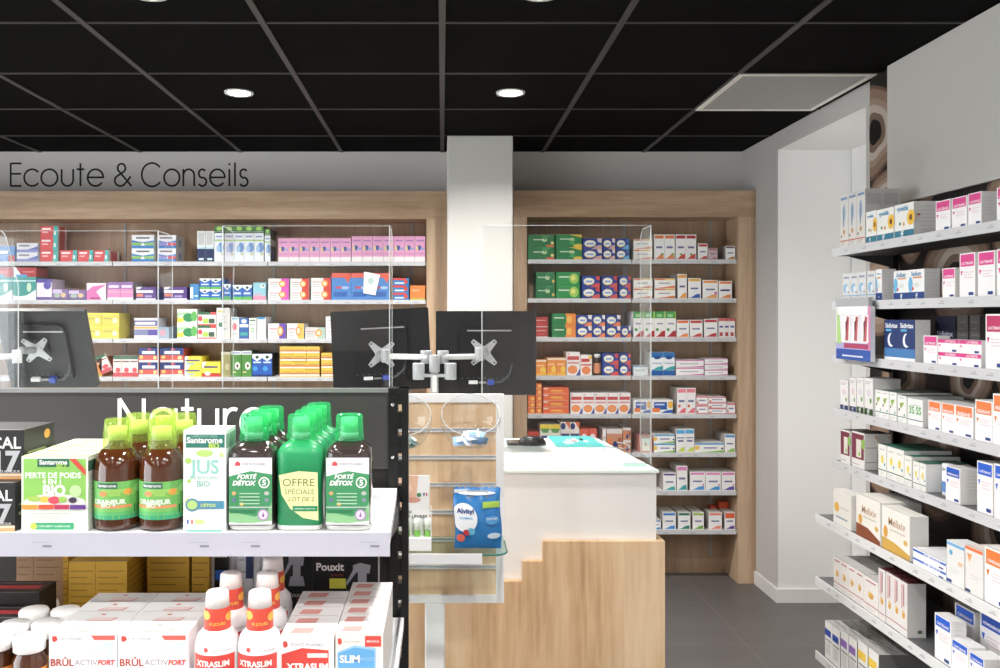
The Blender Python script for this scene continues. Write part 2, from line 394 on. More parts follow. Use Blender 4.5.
st('bluered', 'white and blue banded box with red arrow', 'eceef0', [('r', 0, 0, 1, .22, '2d80c8'), ('r', 0, .22, .5, .42, '8d86c9'), ('r', .55, .22, 1, .42, 'd9464a'), ('p', [(0, .44), (.5, .4), (1, .44), (1, .6), (.5, .46), (0, .6)], '3d86cc'), ('r', .12, .72, .8, .84, '63666e')], side='b9b6b4', R=[('r', .3, .2, .55, .7, '6f86ae')])
st('whnavy', 'narrow box with white upper half and navy foot', 'e9ebea', [('r', 0, 0, 1, .42, '26365e'), ('r', .12, .55, .86, .95, 'c9cccb'), ('r', 0, .42, 1, .48, 'bfe2ea'), ('r', .2, .05, .8, .12, 'cfe0ee')])
st('greentall', 'tall white and blue box with green leafy top', 'e6ebf2', [('r', 0, .84, 1, 1, '4b7f45'), ('e', .5, .93, .3, .06, 'a7d264'), ('r', .0, .80, 1, .83, '2f5135'), ('r', .15, .68, .85, .73, '8f9bc4'), ('r', 0, .58, 1, .62, 'a5cb62'), ('e', .7, .4, .3, .14, '6f97cf'), ('e', .4, .36, .2, .1, 'a9c6e6'), ('e', .8, .22, .14, .05, 'c8c99b')], side='44573f', R=[('r', .1, .5, .9, .7, 'd8ddd6'), ('r', .1, .1, .9, .4, '4a5f90')])
st('pink', 'pink box with small blue and yellow picture', 'e4a2c9', [('r', 0, 0, 1, .2, 'eee6e6'), ('r', .12, .8, .88, .86, 'b079b9'), ('e', .42, .55, .2, .1, '4a5aa0'), ('e', .22, .52, .1, .1, 'e7d37e'), ('r', .55, .48, .95, .55, '8ba8dc'), ('r', .1, .3, .9, .33, 'd281b4')])
st('bluepk', 'blue box with red lettering patches', '4a86c5', [('r', .6, 0, 1, .4, 'b8433f'), ('r', .1, .5, .6, .7, 'e9e9f2')])
st('tealwh', 'large teal and white carton', '3f9b94', [('p', [(0, 0), (1, 0), (1, .45), (.6, .2), (.3, .15), (0, .2)], 'e8eef0'), ('e', .7, .55, .1, .2, 'cfe7c7'), ('r', 0, .8, 1, .86, 'bfe3e0')])
st('redflat', 'flat red and blue carton', 'b6393f', [('p', [(0, 0), (.4, 0), (.1, 1), (0, 1)], 'e4e4ea'), ('r', .1, 0, .6, .25, '4a9fd0'), ('r', .4, .45, .9, .6, 'd7787c')])
st('purwh', 'white box with purple cap and base', 'e6dbe8', [('r', 0, .82, 1, 1, '54439a'), ('r', 0, 0, 1, .14, '6c4c96'), ('e', .7, .7, .25, .2, '5346a0'), ('e', .4, .35, .2, .15, 'efd2d9')])
st('purp', 'low purple flowered box', '80679e', [('r', 0, .6, .6, .95, 'cab9d8'), ('e', .7, .45, .16, .22, 'd9b884'), ('e', .3, .4, .2, .2, '9fb6a0'), ('r', 0, 0, 1, .12, '4a3766')])
st('pinkwh', 'white box with pink flower', 'eddde6', [('p', [(0, 0), (.8, 0), (.5, .5), (1, .9), (.3, .8), (0, .5)], 'd76fb0'), ('r', .2, .05, .7, .15, 'a3416f')])
st('pinkpur', 'pink box with purple header', 'd985b8', [('r', 0, .62, 1, 1, '8f6ba6'), ('r', .1, .68, .9, .82, 'e8d4ea'), ('r', 0, 0, 1, .14, 'e8dfe2'), ('r', .1, .4, .9, .5, 'e9a3b9')], side='a9a2a2')
st('purflat', 'low dark purple box with white lettering', '5b3f86', [('r', .0, .55, .85, .75, 'e6e1ee'), ('r', .02, .25, .35, .48, 'dd7a55'), ('r', 0, 0, 1, .12, 'e2dce6'), ('r', .45, .2, .8, .35, 'a597c2'), ('p', [(0, 1), (.3, 1), (.2, .85), (0, .8)], 'e6e2ea')])
st('bluesm', 'small blue box with white corner', '3f86c0', [('r', 0, .1, .35, .8, 'dfe9ee'), ('r', .5, .2, .9, .3, 'bfe0f0')])
st('vicks', 'blue box with white cap and green foot', '2f66b8', [('p', [(0, 1), (1, 1), (1, .86), (.5, .62), (0, .86)], 'f2f4f2'), ('e', .5, .82, .16, .09, '1f5a48'), ('r', 0, 0, 1, .22, '5ab54a'), ('r', .15, .38, .85, .5, 'cfdcf2')], top='e6e8ea')
st('aquapink', 'pale aqua box with pink foot', '8cc3d2', [('r', 0, 0, 1, .24, 'e28ba6'), ('e', .75, .8, .2, .12, 'e6f0f0'), ('e', .78, .82, .08, .06, '3a6a60'), ('r', .1, .3, .7, .36, 'e78fae')])
def circ(k, look, c, b='e6e3e0'):
    st(k, look, b, [('r', .62, 0, 1, 1, c), ('e', .68, .5, .17, .32, 'ea8f2b'), ('e', .68, .5, .10, .19, 'f7e8b0'), ('r', .08, .6, .5, .68, 'c88a90'), ('r', .08, .4, .45, .46, 'a9a7a8'), ('r', .1, .2, .5, .26, 'b9b6b5')])
circ('cmag', 'white box with magenta end and orange circle', 'd44fb4'); circ('cred', 'white box with red end and orange circle', 'cf3f3c')
circ('cpur', 'white box with purple end and orange circle', '6d49ab'); circ('cyel', 'white box with yellow end and orange circle', 'e8bb4c'); circ('cgrn', 'grey-white box with pale green end and orange circle', 'a6c2b0', 'd3d0cc')
st('blueor', 'blue box with red-orange top edge', '4a86c9', [('r', 0, .82, 1, 1, 'd9604f'), ('p', [(.6, .9), (1, .9), (.85, .62)], 'e05a40'), ('r', .2, .42, .9, .5, 'c94a5e'), ('r', .1, .12, .8, .3, '2f62ad'), ('e', .7, .45, .2, .06, '9cc0ea')])
st('blueflat', 'flat blue and red box', '2f79b8', [('r', 0, .7, .8, 1, 'd2443c'), ('r', .1, .2, .7, .4, 'cfe0ee'), ('e', .8, .5, .12, .3, 'd24a40')])
st('orange', 'plain orange box with green base line', 'e27f33', [('r', 0, 0, 1, .12, 'b5ad3c'), ('r', .1, .6, .6, .7, 'f0b184')])
st('yellow', 'yellow patterned box', 'd9cb4a', [('r', 0, .88, 1, 1, 'e9dc3e'), ('e', .75, .4, .14, .22, 'e9e6b8'), ('r', .1, .5, .6, .62, 'b9b04a')])
st('cold', 'purple and white box with yellow stripe', 'dddbe4', [('r', 0, .62, 1, .88, '6b6394'), ('r', .05, .68, .9, .8, 'e9e7ef'), ('r', 0, .48, 1, .58, 'e3b04f'), ('r', 0, .16, .6, .44, '7d85a6'), ('r', .6, .16, 1, .44, '5b4a9b')])
st('ltblue', 'small pale blue and pink box', '9db4c8', [('e', .4, .5, .3, .3, 'd7a3b0')])
st('greenwh', 'white box with green leaves and yellow patch', 'e7eae2', [('e', .58, .42, .3, .3, '2f8a4c'), ('e', .85, .5, .16, .35, '5fae55'), ('r', 0, .1, .32, .42, 'dbcb33'), ('p', [(0, .45), (.5, .7), (.7, .8), (0, .75)], 'a3cf9b')])
st('redgrn', 'red edged white box with green top', 'e6e2d8', [('r', 0, 0, 1, .08, 'cc3b3a'), ('r', 0, .8, 1, 1, '3b6b4b'), ('e', .12, .5, .12, .2, 'd8434a'), ('e', .42, .32, .18, .2, 'a5c94a'), ('r', .6, .14, .92, .5, '445a49'), ('r', .7, .8, 1, 1, 'cf4a48')])
st('wtall', 'tall plain white box with small print', 'e3e3df', [('r', .1, .85, .6, .92, 'c9bd4f'), ('e', .3, .45, .16, .08, '3f7a53'), ('r', .1, .3, .8, .33, '93a6b8')] + bars(.15, .7, 3, .6, 'bcbcb9'))
st('wcirc', 'white box with red round emblem', 'e9e6e2', [('e', .45, .55, .3, .18, 'd9616b'), ('r', .1, .88, .9, .96, '6fb1c9'), ('r', .2, .2, .8, .26, 'b0aeb0')])
st('bwb', 'blue and white striped box', '2f63a6', [('r', 0, .55, 1, .7, 'e6eaee'), ('e', .5, .84, .3, .1, 'dfe6ee'), ('r', .1, .15, .9, .3, '3ea99a')])
st('wgrn', 'narrow white box with green ring', 'e8eae4', [('e', .45, .42, .25, .12, '7bb55a'), ('e', .45, .42, .14, .06, 'e8eae4'), ('r', .1, .85, .9, .92, '4a7a4a'), ('r', .1, .66, .8, .7, '93a893')])
st('wblt', 'white ribbed box with blue top', 'd9dadb', [('r', .05, .9, .9, 1, '3d8fc4'), ('r', .3, 0, .36, .88, 'b9b9b8'), ('r', .65, 0, .7, .88, 'c4b8a8')])
st('wplain', 'plain white box with pink line', 'e8e6e4', [('r', .1, .6, .9, .66, 'd99a9f'), ('r', .1, .3, .9, .35, 'bcbaba')])
st('pinkgrn', 'pink and white box with green top', 'ecdcd6', [('r', 0, .84, 1, 1, '3f6f55'), ('r', .05, .7, .95, .76, '6b4c45'), ('r', 0, 0, 1, .2, 'c9474f'), ('e', .6, .32, .3, .12, 'd5525a')])
st('ionax', 'navy and orange-red medicine box', '28407f', [('r', 0, .1, 1, .5, 'd9574a'), ('r', 0, .0, 1, .16, 'e6d8d2'), ('r', .18, .58, .85, .78, 'eef0f5'), ('e', .55, .9, .1, .07, 'c9444c'), ('e', .14, .36, .09, .12, 'efc96b'), ('e', .85, .32, .09, .12, 'efd98b')], side='c2504a')
st('yelwh', 'yellow and white low box', 'ecd92c', [('p', [(0, 0), (.35, 0), (.1, .5), (.25, 1), (0, 1)], 'e9ebee'), ('r', .05, .52, .9, .68, '4f5a86'), ('r', .1, .2, .6, .32, '4aa3d6')])
st('yelred', 'yellow box with red foot and white flower', 'f0d623', [('r', 0, 0, 1, .25, 'b93a2c'), ('e', .3, .22, .16, .14, 'ece3d8'), ('r', .1, .6, .85, .72, '4a4a7a'), ('p', [(0, 1), (.25, 1), (0, .5)], 'e6eaf0')])
st('olive', 'pale olive green narrow box', 'a8a36a', [('e', .65, .4, .25, .14, 'd7cba0'), ('r', 0, .9, 1, 1, 'd7d3be')])
st('grncirc', 'green box with white round picture', '4f8c3c', [('r', 0, .86, 1, 1, 'dfe4e2'), ('r', .1, .9, .9, .95, '7a7aa6'), ('e', .62, .42, .27, .15, 'e6e9df'), ('e', .62, .42, .12, .07, '6a5f3a'), ('r', .1, .15, .5, .2, 'd7c98a')])
st('vblue', 'royal blue box with white cap', '2a5cb5', [('p', [(0, 1), (1, 1), (1, .82), (.5, .68), (0, .82)], 'eff1f1'), ('e', .5, .86, .18, .07, '1f5a48'), ('r', .1, .6, .9, .66, 'cfe0f2'), ('e', .3, .35, .28, .1, '3d9ad6'), ('r', 0, 0, 1, .1, '1f3a74')], side='3a3c42')
st('yelflat', 'flat yellow box with red stripe', 'e3bf3a', [('r', 0, .1, 1, .3, 'ece0cf'), ('r', 0, .34, 1, .5, 'cf6a52'), ('r', .1, .6, .9, .68, 'a98f3e')], side='c79c2b')
# right unit
st('grn1', 'dark green box with orange corner', '1f7a43', [('r', .7, .04, 1, .2, 'e0632c'), ('e', .62, .6, .1, .16, 'b8cf9a'), ('r', .2, .58, .6, .66, 'cfe3cf'), ('p', [(.5, 1), (.62, .6), (.9, 1)], '3f9a5a'), ('e', .92, .36, .06, .12, 'e9e08a')])
st('grn2', 'green box with yellow corner patch', '23854a', [('p', [(.5, 1), (1, 1), (1, .75)], 'ecc32d'), ('e', .85, .12, .18, .14, 'e9c62f'), ('r', .15, .6, .55, .68, 'cfe3cf'), ('e', .62, .6, .1, .14, 'c5d49a'), ('p', [(.5, .2), (.6, .6), (.8, .2)], '46a765')])
st('grn3', 'bright green box with lime flowers', '249149', [('e', .75, .5, .2, .4, '97c64a'), ('e', .72, .55, .1, .2, 'e3dc72'), ('r', .1, .58, .55, .68, 'cfe8cf')])
st('grn4', 'dark green narrow box with pale star', '1f7443', [('e', .6, .58, .12, .18, 'bcd1a6'), ('r', .1, .56, .5, .64, 'bcd8c0'), ('e', .9, .3, .07, .12, 'e6b44a'), ('p', [(.5, 1), (.6, .6), (.9, 1)], '2f8a52')])
st('grnor', 'green box with large orange end', '1d7f43', [('p', [(.55, 0), (1, 0), (1, 1), (.55, 1), (.64, .5)], 'ee8a2e'), ('e', .72, .5, .12, .3, 'f5b84a'), ('r', .1, .58, .5, .68, 'cfe3cf')])
def oval(k, look, c2, c3):
    st(k, look, '24449a', [('p', [(.45, 0), (1, 0), (1, .4), (.75, .34)], c2), ('e', .38, .52, .31, .33, 'e9e2a8'), ('e', .38, .54, .27, .24, 'f1f0ea'), ('r', .2, .42, .58, .6, '8fa6d2'), ('p', [(.1, .3), (.35, .15), (.66, .3), (.4, .24)], 'f0c040'), ('p', [(.8, .65), (1, .6), (1, 1), (.75, 1)], c3)])
oval('ovw', 'blue box with white oval and pale corner', 'd9a9a0', 'e4d4d0'); oval('ovc', 'blue box with white oval and cyan corner', '62b6dd', '3b67b4'); oval('ovr', 'blue box with white oval and red corner', 'd9504a', 'c9464a'); oval('ovo', 'blue box with white oval and orange corner', 'ea8048', 'e8e2dc')
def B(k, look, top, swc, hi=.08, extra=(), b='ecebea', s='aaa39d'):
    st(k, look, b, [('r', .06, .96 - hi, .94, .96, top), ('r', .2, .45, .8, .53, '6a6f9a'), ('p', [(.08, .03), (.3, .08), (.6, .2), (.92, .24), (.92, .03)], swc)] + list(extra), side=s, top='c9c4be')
st('stripe', 'flat white box with yellow and orange stripes', 'ecebe6', [('r', .02, .84, .5, .97, 'e8742c'), ('r', .5, .84, .98, .97, 'f0c53a'), ('p', [(.05, .04), (.5, .14), (.98, .3), (.98, .04)], 'e5742f'), ('r', .2, .48, .75, .58, '9a98a0')], side='b5ada4')
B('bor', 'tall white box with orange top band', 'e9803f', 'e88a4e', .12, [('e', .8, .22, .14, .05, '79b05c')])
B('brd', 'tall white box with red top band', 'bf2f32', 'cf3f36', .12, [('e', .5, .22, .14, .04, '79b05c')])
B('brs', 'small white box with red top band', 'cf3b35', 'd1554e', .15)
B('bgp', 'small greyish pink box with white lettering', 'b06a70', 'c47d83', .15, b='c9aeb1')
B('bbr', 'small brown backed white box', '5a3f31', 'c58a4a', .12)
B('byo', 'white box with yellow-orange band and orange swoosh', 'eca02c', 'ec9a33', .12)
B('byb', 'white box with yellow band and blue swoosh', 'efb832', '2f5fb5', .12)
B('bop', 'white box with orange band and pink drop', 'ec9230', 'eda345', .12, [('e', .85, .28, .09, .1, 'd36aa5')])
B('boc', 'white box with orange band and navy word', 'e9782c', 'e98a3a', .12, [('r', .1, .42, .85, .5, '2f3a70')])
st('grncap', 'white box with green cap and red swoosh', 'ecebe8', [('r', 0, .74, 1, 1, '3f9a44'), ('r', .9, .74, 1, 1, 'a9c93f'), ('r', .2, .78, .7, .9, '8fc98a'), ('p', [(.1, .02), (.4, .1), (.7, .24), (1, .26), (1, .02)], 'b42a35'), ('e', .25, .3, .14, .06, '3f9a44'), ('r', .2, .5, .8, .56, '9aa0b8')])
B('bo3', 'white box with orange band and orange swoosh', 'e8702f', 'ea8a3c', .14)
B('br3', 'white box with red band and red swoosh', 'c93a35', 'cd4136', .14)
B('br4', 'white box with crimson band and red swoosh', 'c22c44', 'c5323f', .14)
st('trip', 'narrow white box with red cap and red scribble', 'e9e5e3', [('r', 0, .84, 1, 1, 'c55a5c'), ('r', .15, .5, .85, .6, '5560a4'), ('r', .2, .06, .75, .26, 'b2363a')])
st('redbk', 'dark red box with white lines', 'b03434', [('r', .1, .6, .85, .72, 'd99a94'), ('r', 0, 0, 1, .08, 'd6cfc9'), ('e', .5, .3, .3, .1, 'c94a44')])
st('orsun', 'orange and yellow vitamin box', 'ee8e2f', [('r', 0, .88, 1, 1, 'f2dcc0'), ('e', .7, .35, .25, .2, 'f6c83f'), ('r', .1, .6, .8, .68, 'f5c89a'), ('p', [(0, 0), (1, 0), (1, .25), (0, .12)], 'f2b12e')])
st('whred', 'white box with red wordmark and orange picture', 'e9e4e2', [('r', .06, .66, .94, .82, 'c94744'), ('r', .06, .5, .94, .58, 'd68f8a'), ('e', .45, .25, .38, .18, 'ea8c4a'), ('p', [(.7, 0), (1, 0), (1, .3)], '4a55a0'), ('e', .15, .92, .06, .03, 'cf3f3c')])
st('whred2', 'white box with red wordmark and yellow corner', 'e9e2dd', [('r', .06, .66, .8, .82, 'c93f3c'), ('r', .06, .48, .94, .56, 'c9605c'), ('e', .85, .88, .15, .1, 'efc43c'), ('e', .5, .25, .4, .2, 'e9834a')])
st('whteal', 'low white box with teal lettering', 'e4e8e8', [('r', .1, .5, .8, .6, '7dbdb9'), ('r', 0, .9, 1, 1, '4d92c4')])
st('bluecap', 'white box with deep blue cap and teal wave', 'e9edf0', [('r', 0, .78, 1, 1, '2372b8'), ('e', .5, .78, .3, .08, '174a8c'), ('r', 0, 0, 1, .22, '1e5da6'), ('p', [(0, .22), (.5, .36), (1, .42), (1, .24)], '2aa7a8'), ('r', .1, .5, .9, .56, 'a9b8cc')])
st('pkflat', 'flat white box with pink stripes', 'ecebea', [('r', 0, .86, 1, 1, 'd57fb4'), ('p', [(0, .04), (.5, .1), (1, .24), (1, .04)], 'd572ae'), ('r', .15, .45, .8, .55, 'a5a7b0')], side='b9b2b4')
st('orflat', 'flat orange-red box', 'e8622c', [('r', .02, .7, .2, .9, 'ecd9c8'), ('r', .3, .4, .75, .6, 'f2c04a'), ('p', [(.2, .1), (.9, .1), (.7, .5)], 'f08a3a'), ('r', 0, 0, 1, .05, 'f2c9b0')], side='d9552a')
st('orrow', 'orange box with yellow sunburst', 'ea6f2c', [('e', .6, .5, .25, .3, 'f5c34a'), ('r', 0, 0, 1, .06, 'f2c9a0')])
st('bluyel', 'white box with blue panel and yellow sun', 'e9e9e4', [('r', .1, .3, .72, .85, '2456ad'), ('e', .88, .66, .12, .26, 'f0b22e'), ('r', .02, .12, .38, .42, 'e6782f'), ('p', [(.4, .05), (1, .05), (1, .3), (.7, .25)], '2f5fae'), ('r', .15, .62, .6, .72, 'cfdcee')])
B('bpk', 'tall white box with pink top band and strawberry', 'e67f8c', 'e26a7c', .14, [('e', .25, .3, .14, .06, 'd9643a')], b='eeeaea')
st('pksm', 'small flat white box with pink band', 'ecebea', [('r', 0, .8, 1, .98, 'df7f8c'), ('r', .2, .42, .8, .56, '7a7fa8'), ('r', 0, 0, 1, .1, 'd9808c'), ('e', .1, .25, .07, .14, 'd9503a')])
st('redgreen', 'low red box with green centre', 'c33a2c', [('e', .5, .5, .3, .3, '3f7f3c'), ('r', .2, .45, .8, .6, 'd9d3a5')])
st('yelgrn', 'white box with yellow and green header', 'e9e5d6', [('r', 0, .85, 1, 1, 'eccf2f'), ('p', [(0, .85), (1, .85), (.8, .7), (.3, .7)], '5f9a4c'), ('r', .1, .48, .85, .6, '40508a')])
st('ornavy', 'white box with navy roundel and orange corner', 'e9e0d9', [('e', .28, .86, .26, .11, '2b3c74'), ('p', [(.5, 1), (1, 1), (1, .75)], 'e06a40'), ('r', .05, .52, .95, .62, '3c4a80')])
st('redwh', 'small red box with white oval', 'd9593f', [('e', .5, .5, .4, .3, 'e9e6ea'), ('r', .2, .45, .8, .55, '5a64a0')])
st('brnor', 'orange-brown box with navy roundel', 'c98a68', [('r', 0, .8, 1, 1, 'd9d0cc'), ('e', .55, .3, .16, .18, '27346c'), ('e', .2, .5, .15, .15, 'e2793d'), ('e', .82, .5, .13, .16, 'a85a3c')], top='c9c4be')
st('redfr', 'white box with red-brown frame', 'c97b6c', [('r', .2, .1, .8, .85, 'ece6da'), ('e', .5, .5, .1, .12, 'cfa78a')])
st('bgy', 'flat white box with blue band and green swoosh', 'ebebe8', [('r', 0, .82, 1, .98, '3a9ad4'), ('p', [(.1, .02), (.5, .1), (1, .25), (1, .02)], '7cba3f'), ('e', .06, .5, .1, .22, 'ecc24a'), ('r', .3, .42, .75, .54, '6a6aa8'), ('e', .94, .42, .04, .1, '2b3a80')])
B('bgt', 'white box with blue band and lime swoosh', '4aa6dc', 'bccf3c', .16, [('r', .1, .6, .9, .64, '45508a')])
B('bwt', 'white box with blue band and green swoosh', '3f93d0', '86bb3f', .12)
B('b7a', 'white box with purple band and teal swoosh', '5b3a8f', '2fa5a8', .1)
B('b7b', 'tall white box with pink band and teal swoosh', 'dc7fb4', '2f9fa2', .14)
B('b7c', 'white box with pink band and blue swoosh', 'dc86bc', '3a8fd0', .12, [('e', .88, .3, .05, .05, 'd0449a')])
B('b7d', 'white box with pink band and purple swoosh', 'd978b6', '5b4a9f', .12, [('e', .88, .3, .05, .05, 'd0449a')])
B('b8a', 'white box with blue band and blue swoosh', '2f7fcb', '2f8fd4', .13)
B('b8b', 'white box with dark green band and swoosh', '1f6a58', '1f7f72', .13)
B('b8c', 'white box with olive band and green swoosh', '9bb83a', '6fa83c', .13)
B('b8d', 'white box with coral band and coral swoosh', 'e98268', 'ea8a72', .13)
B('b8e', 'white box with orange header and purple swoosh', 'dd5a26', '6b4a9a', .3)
st('orbox', 'plain orange-red box', 'd0481f', [('r', .15, .5, .85, .68, 'e89a6a')])
# gondola right
def LB(k, look, c, name, cut=.66, b='f0eeed'):
    st(k, look, b, [('r', .06, cut, .94, .97, c), ('t', name, .5, cut + .07, .72, 'f6eef2', .02), ('p', [(.08, cut - .1), (.22, cut - .1), (.14, cut - .22)], c), ('r', .6, .05, .9, .12, '27458a')] + bars(.3, cut - .14, 3, .6, 'e3c9d2', .06, .018), side='efedeb', top='eceae8', R=bars(.2, .8, 6, .6, 'd9d6d4', .1, .015))
LB('lac', 'white box with pink header', 'dc3a8c', 'LACTIBIANE'); LB('lact', 'tall white box with pink header', 'dc3a8c', 'LACTIBIANE', .7); LB('lacd', 'tall white box with deep pink header', 'c02b62', 'LACTIBIANE', .68)
st('lacf', 'flat white box with pink strip', 'f0eeed', [('r', 0, .72, 1, 1, 'dc3a8c'), ('t', 'LACTIBIANE', .6, .86, .5, 'f6eef2'), ('r', .7, .08, .9, .24, '27458a'), ('p', [(.05, .6), (.15, .6), (.1, .4)], 'dc3a8c')])
LB('ore', 'white box with orange header', 'e87a35', 'EREBIANE'); LB('blu', 'white box with blue header', '1f57c0', 'PERMEABIANE', .72); LB('blut', 'tall white box with blue header', '1f5fd0', 'CARTIBIANE', .74)
st('tallg', 'tall grey-white box with blue plume picture', 'd9d6d2', [('r', .1, .9, .9, .95, '7a93b5'), ('e', .5, .66, .2, .16, '9fb3c9'), ('e', .45, .58, .1, .2, '8298b4'), ('e', .5, .3, .12, .05, 'cf9a4a'), ('e', .2, .22, .06, .03, '5a4a3a'), ('r', 0, .12, 1, .14, 'cf6a4a')] + bars(.15, .09, 2, .6, 'a9a6a4', .04, .012), side='cfccc8', top='b9b6b3', R=[('r', .1, .72, .9, .92, 'bdbab7'), ('r', .1, .1, .9, .6, 'c4c1bd')])
st('sunf', 'white box with sunflower and teal foot', 'ebe9e4', [('r', 0, 0, 1, .22, '2a7a94'), ('e', .85, .56, .2, .22, 'f0bf2a'), ('e', .85, .56, .08, .09, '7a4a1c'), ('t', 'gynédia', .42, .84, .6, '3f9ac2', .02), ('e', .3, .42, .05, .05, '2f7a4a'), ('e', .5, .4, .05, .06, 'dfa23a'), ('t', 'ff', .42, .11, .16, 'e6f0f2')], side='efedea', top='e4e2de', R=bars(.2, .85, 7, .65, 'd0cecb', .11, .012) + [('e', .15, .62, .05, .03, 'd9454a')])
st('bpic', 'narrow white box with blue bust picture', 'd6d6d6', [('t', 'Sebium', .5, .86, .7, '5f6f94', .02), ('e', .42, .48, .3, .16, '7fb0d6'), ('e', .6, .44, .18, .12, 'dfe4e6'), ('r', 0, .2, 1, .23, '6aa9d2'), ('e', .8, .33, .06, .04, '6a4a3a')] + bars(.2, .12, 2, .6, 'a9a8a8', .06, .02), side='e9e8e6')
st('bnav', 'white box with blue figure and navy foot', 'e9e9e8', [('r', 0, 0, 1, .25, '1f4285'), ('e', .14, .5, .14, .26, '64b0dc'), ('t', 'Sedium', .5, .86, .62, '3f7fb0', .02), ('r', .3, .7, .85, .76, 'd99a6a'), ('e', .55, .48, .16, .08, 'd9dcd6'), ('e', .3, .36, .06, .06, 'd9543a'), ('t', 'ff', .55, .12, .14, 'e6f0f2')], side='eeedeb', R=bars(.15, .85, 8, .7, 'd2d0ce', .1, .012))
st('sed', 'night-blue box with crescent moon', '20386f', [('r', 0, 0, 1, .08, 'e9eaf0'), ('r', 0, .08, 1, .3, '3f7ab5'), ('e', .46, .5, .22, .17, 'eef0f4'), ('e', .56, .52, .19, .15, '20386f'), ('t', 'Sédivitax', .5, .86, .82, 'f0f2f8', .02), ('r', .12, .72, .5, .77, '5ab4de')], side='e6e4e2', top='3a3d50')
st('sedk', 'black box with white wordmark', '1a1f38', [('t', 'Sédivitax', .5, .62, .8, 'b9bfd4', .01)], side='4a4846', top='58565a', R=bars(.15, .8, 6, .7, '6a6866', .12, .02))
st('gsp', 'small dark grey box seen edge-on', '4f4d4c', bars(.2, .85, 6, .6, '6f6d6b', .13, .02))
st('wfg', 'narrow white box with pale flowers and dark foot', 'e2dfde', [('r', 0, 0, 1, .16, '2c3f6a'), ('e', .5, .6, .25, .1, 'd9c8c9'), ('e', .75, .36, .1, .07, '5f9a3c'), ('t', 'ff', .5, .08, .2, 'dfe6f0')] + bars(.15, .9, 2, .7, 'b5a9ac', .05, .02))
st('wfg2', 'white box with pale flowers and olive foot', 'e2dfde', [('r', 0, 0, 1, .18, '33501f'), ('e', .5, .6, .25, .1, 'd6cdd9'), ('e', .75, .4, .12, .07, '5f9a3c'), ('t', 'ff', .5, .09, .3, 'dfe6f0')] + bars(.15, .9, 2, .7, 'b5a9ac', .05, .02), side='e9e8e6')
st('leaf', 'white box with green leaf and green base line', 'e9e9e6', [('p', [(.2, .72), (.75, .76), (.35, .5)], '87ab2c'), ('r', 0, .2, 1, .23, '2f5f58'), ('r', .7, .26, .84, .34, '3f9a6a'), ('e', .2, .48, .08, .05, '3a4a1a')] + bars(.2, .9, 1, .6, 'a9b3a6') + bars(.1, .12, 2, .7, 'c0c0be', .06, .02), top='5d6d60')
st('grtx', 'white box with green round lettering', 'e6e7e6', [('t', '3S SS', .5, .58, .8, '5aa557', .03), ('r', 0, .2, 1, .23, '2c3a6a'), ('r', .2, .75, .8, .78, 'b9b9bd')], side='efeeec')
st('prune', 'white box with plum panel and green fruit', 'e4e2df', [('r', .0, .25, .95, .95, '7a3046'), ('r', .35, .3, .75, .8, 'ddd8cc'), ('e', .9, .7, .14, .14, '8bbf4a'), ('e', .6, .4, .08, .06, '8bbf4a'), ('r', .05, .08, .6, .11, 'b5b3b0')], side='e2e0dd', top='4c4643', R=[('e', .85, .9, .06, .04, 'd9a23a'), ('r', .1, .2, .9, .22, '9a9896'), ('r', .1, .6, .9, .62, '9a9896')])
st('yelglass', 'white box with green top and yellow picture', 'e9e8e2', [('r', .0, .2, 1, .23, '1f5f42'), ('e', .5, .55, .16, .13, 'e3cf3a'), ('e', .8, .4, .09, .05, '5aa5b5'), ('r', .2, .84, .8, .87, 'b9b9b0')] + bars(.15, .12, 2, .6, 'c9c9c4', .06, .02), top='2f6f57', side='eae9e5')
st('mela0', 'squat white box with orange drop', 'e4e1da', [('e', .2, .5, .14, .14, 'e8b23a'), ('r', .15, .2, .8, .25, '8fa6b5'), ('r', .4, .5, .9, .55, 'd0ccc2')], side='eeece8')
st('mela1', 'honey white box with gold drop and brown foot', 'ece8df', [('p', [(0, 0), (1, 0), (1, .1), (.5, .28), (0, .3)], '8a4628'), ('t', 'Melixiv', .55, .68, .6, 'b9906a', .01), ('e', .18, .42, .08, .12, 'e0a02e'), ('e', .86, .35, .07, .06, 'd9b04a'), ('r', .3, .5, .85, .53, 'c9c0b0')], side='eeece8')
st('mela2', 'honey white box with gold drop and yellow foot', 'ece8df', [('p', [(0, 0), (1, 0), (1, .12), (.5, .24), (0, .28)], 'cfa23a'), ('t', 'Melixiv', .55, .7, .6, 'b9906a', .01), ('e', .14, .42, .08, .14, 'e0a02e'), ('e', .86, .36, .07, .06, 'd9b04a'), ('r', .3, .5, .85, .53, 'c9c0b0')], side='e2e0dc')
st('bfl', 'flat white box with blue diagonal strip', 'eff0f1', [('r', 0, .6, 1, .85, '2a66cc'), ('t', 'PERMEABIANE', .6, .72, .5, 'e9eef6'), ('r', .8, .06, .93, .24, '27458a')])
st('whb', 'white box with pale blue top strip', 'e4e3e1', [('r', 0, .9, 1, .97, '6fb0de'), ('e', .25, .74, .1, .06, '4aa6cc'), ('e', .8, .55, .14, .05, 'eac29a'), ('r', 0, .03, .3, .1, '27458a')] + bars(.2, .36, 2, .6, 'cfcdca', .06, .015), top='e9e9e9')
st('who', 'white box with orange top strip', 'e2dfdb', [('r', 0, .92, 1, .99, 'e8743a'), ('p', [(.1, .84), (.4, .84), (.25, .66)], 'e9a35a'), ('r', 0, .02, .3, .08, '2a3a6a')] + bars(.3, .4, 2, .6, 'cac8c4', .06, .015), side='e9e7e5', top='e9dcd4')
LB('orl', 'large white box with orange header', 'e97a2c', 'OMEGABIANE', .7)
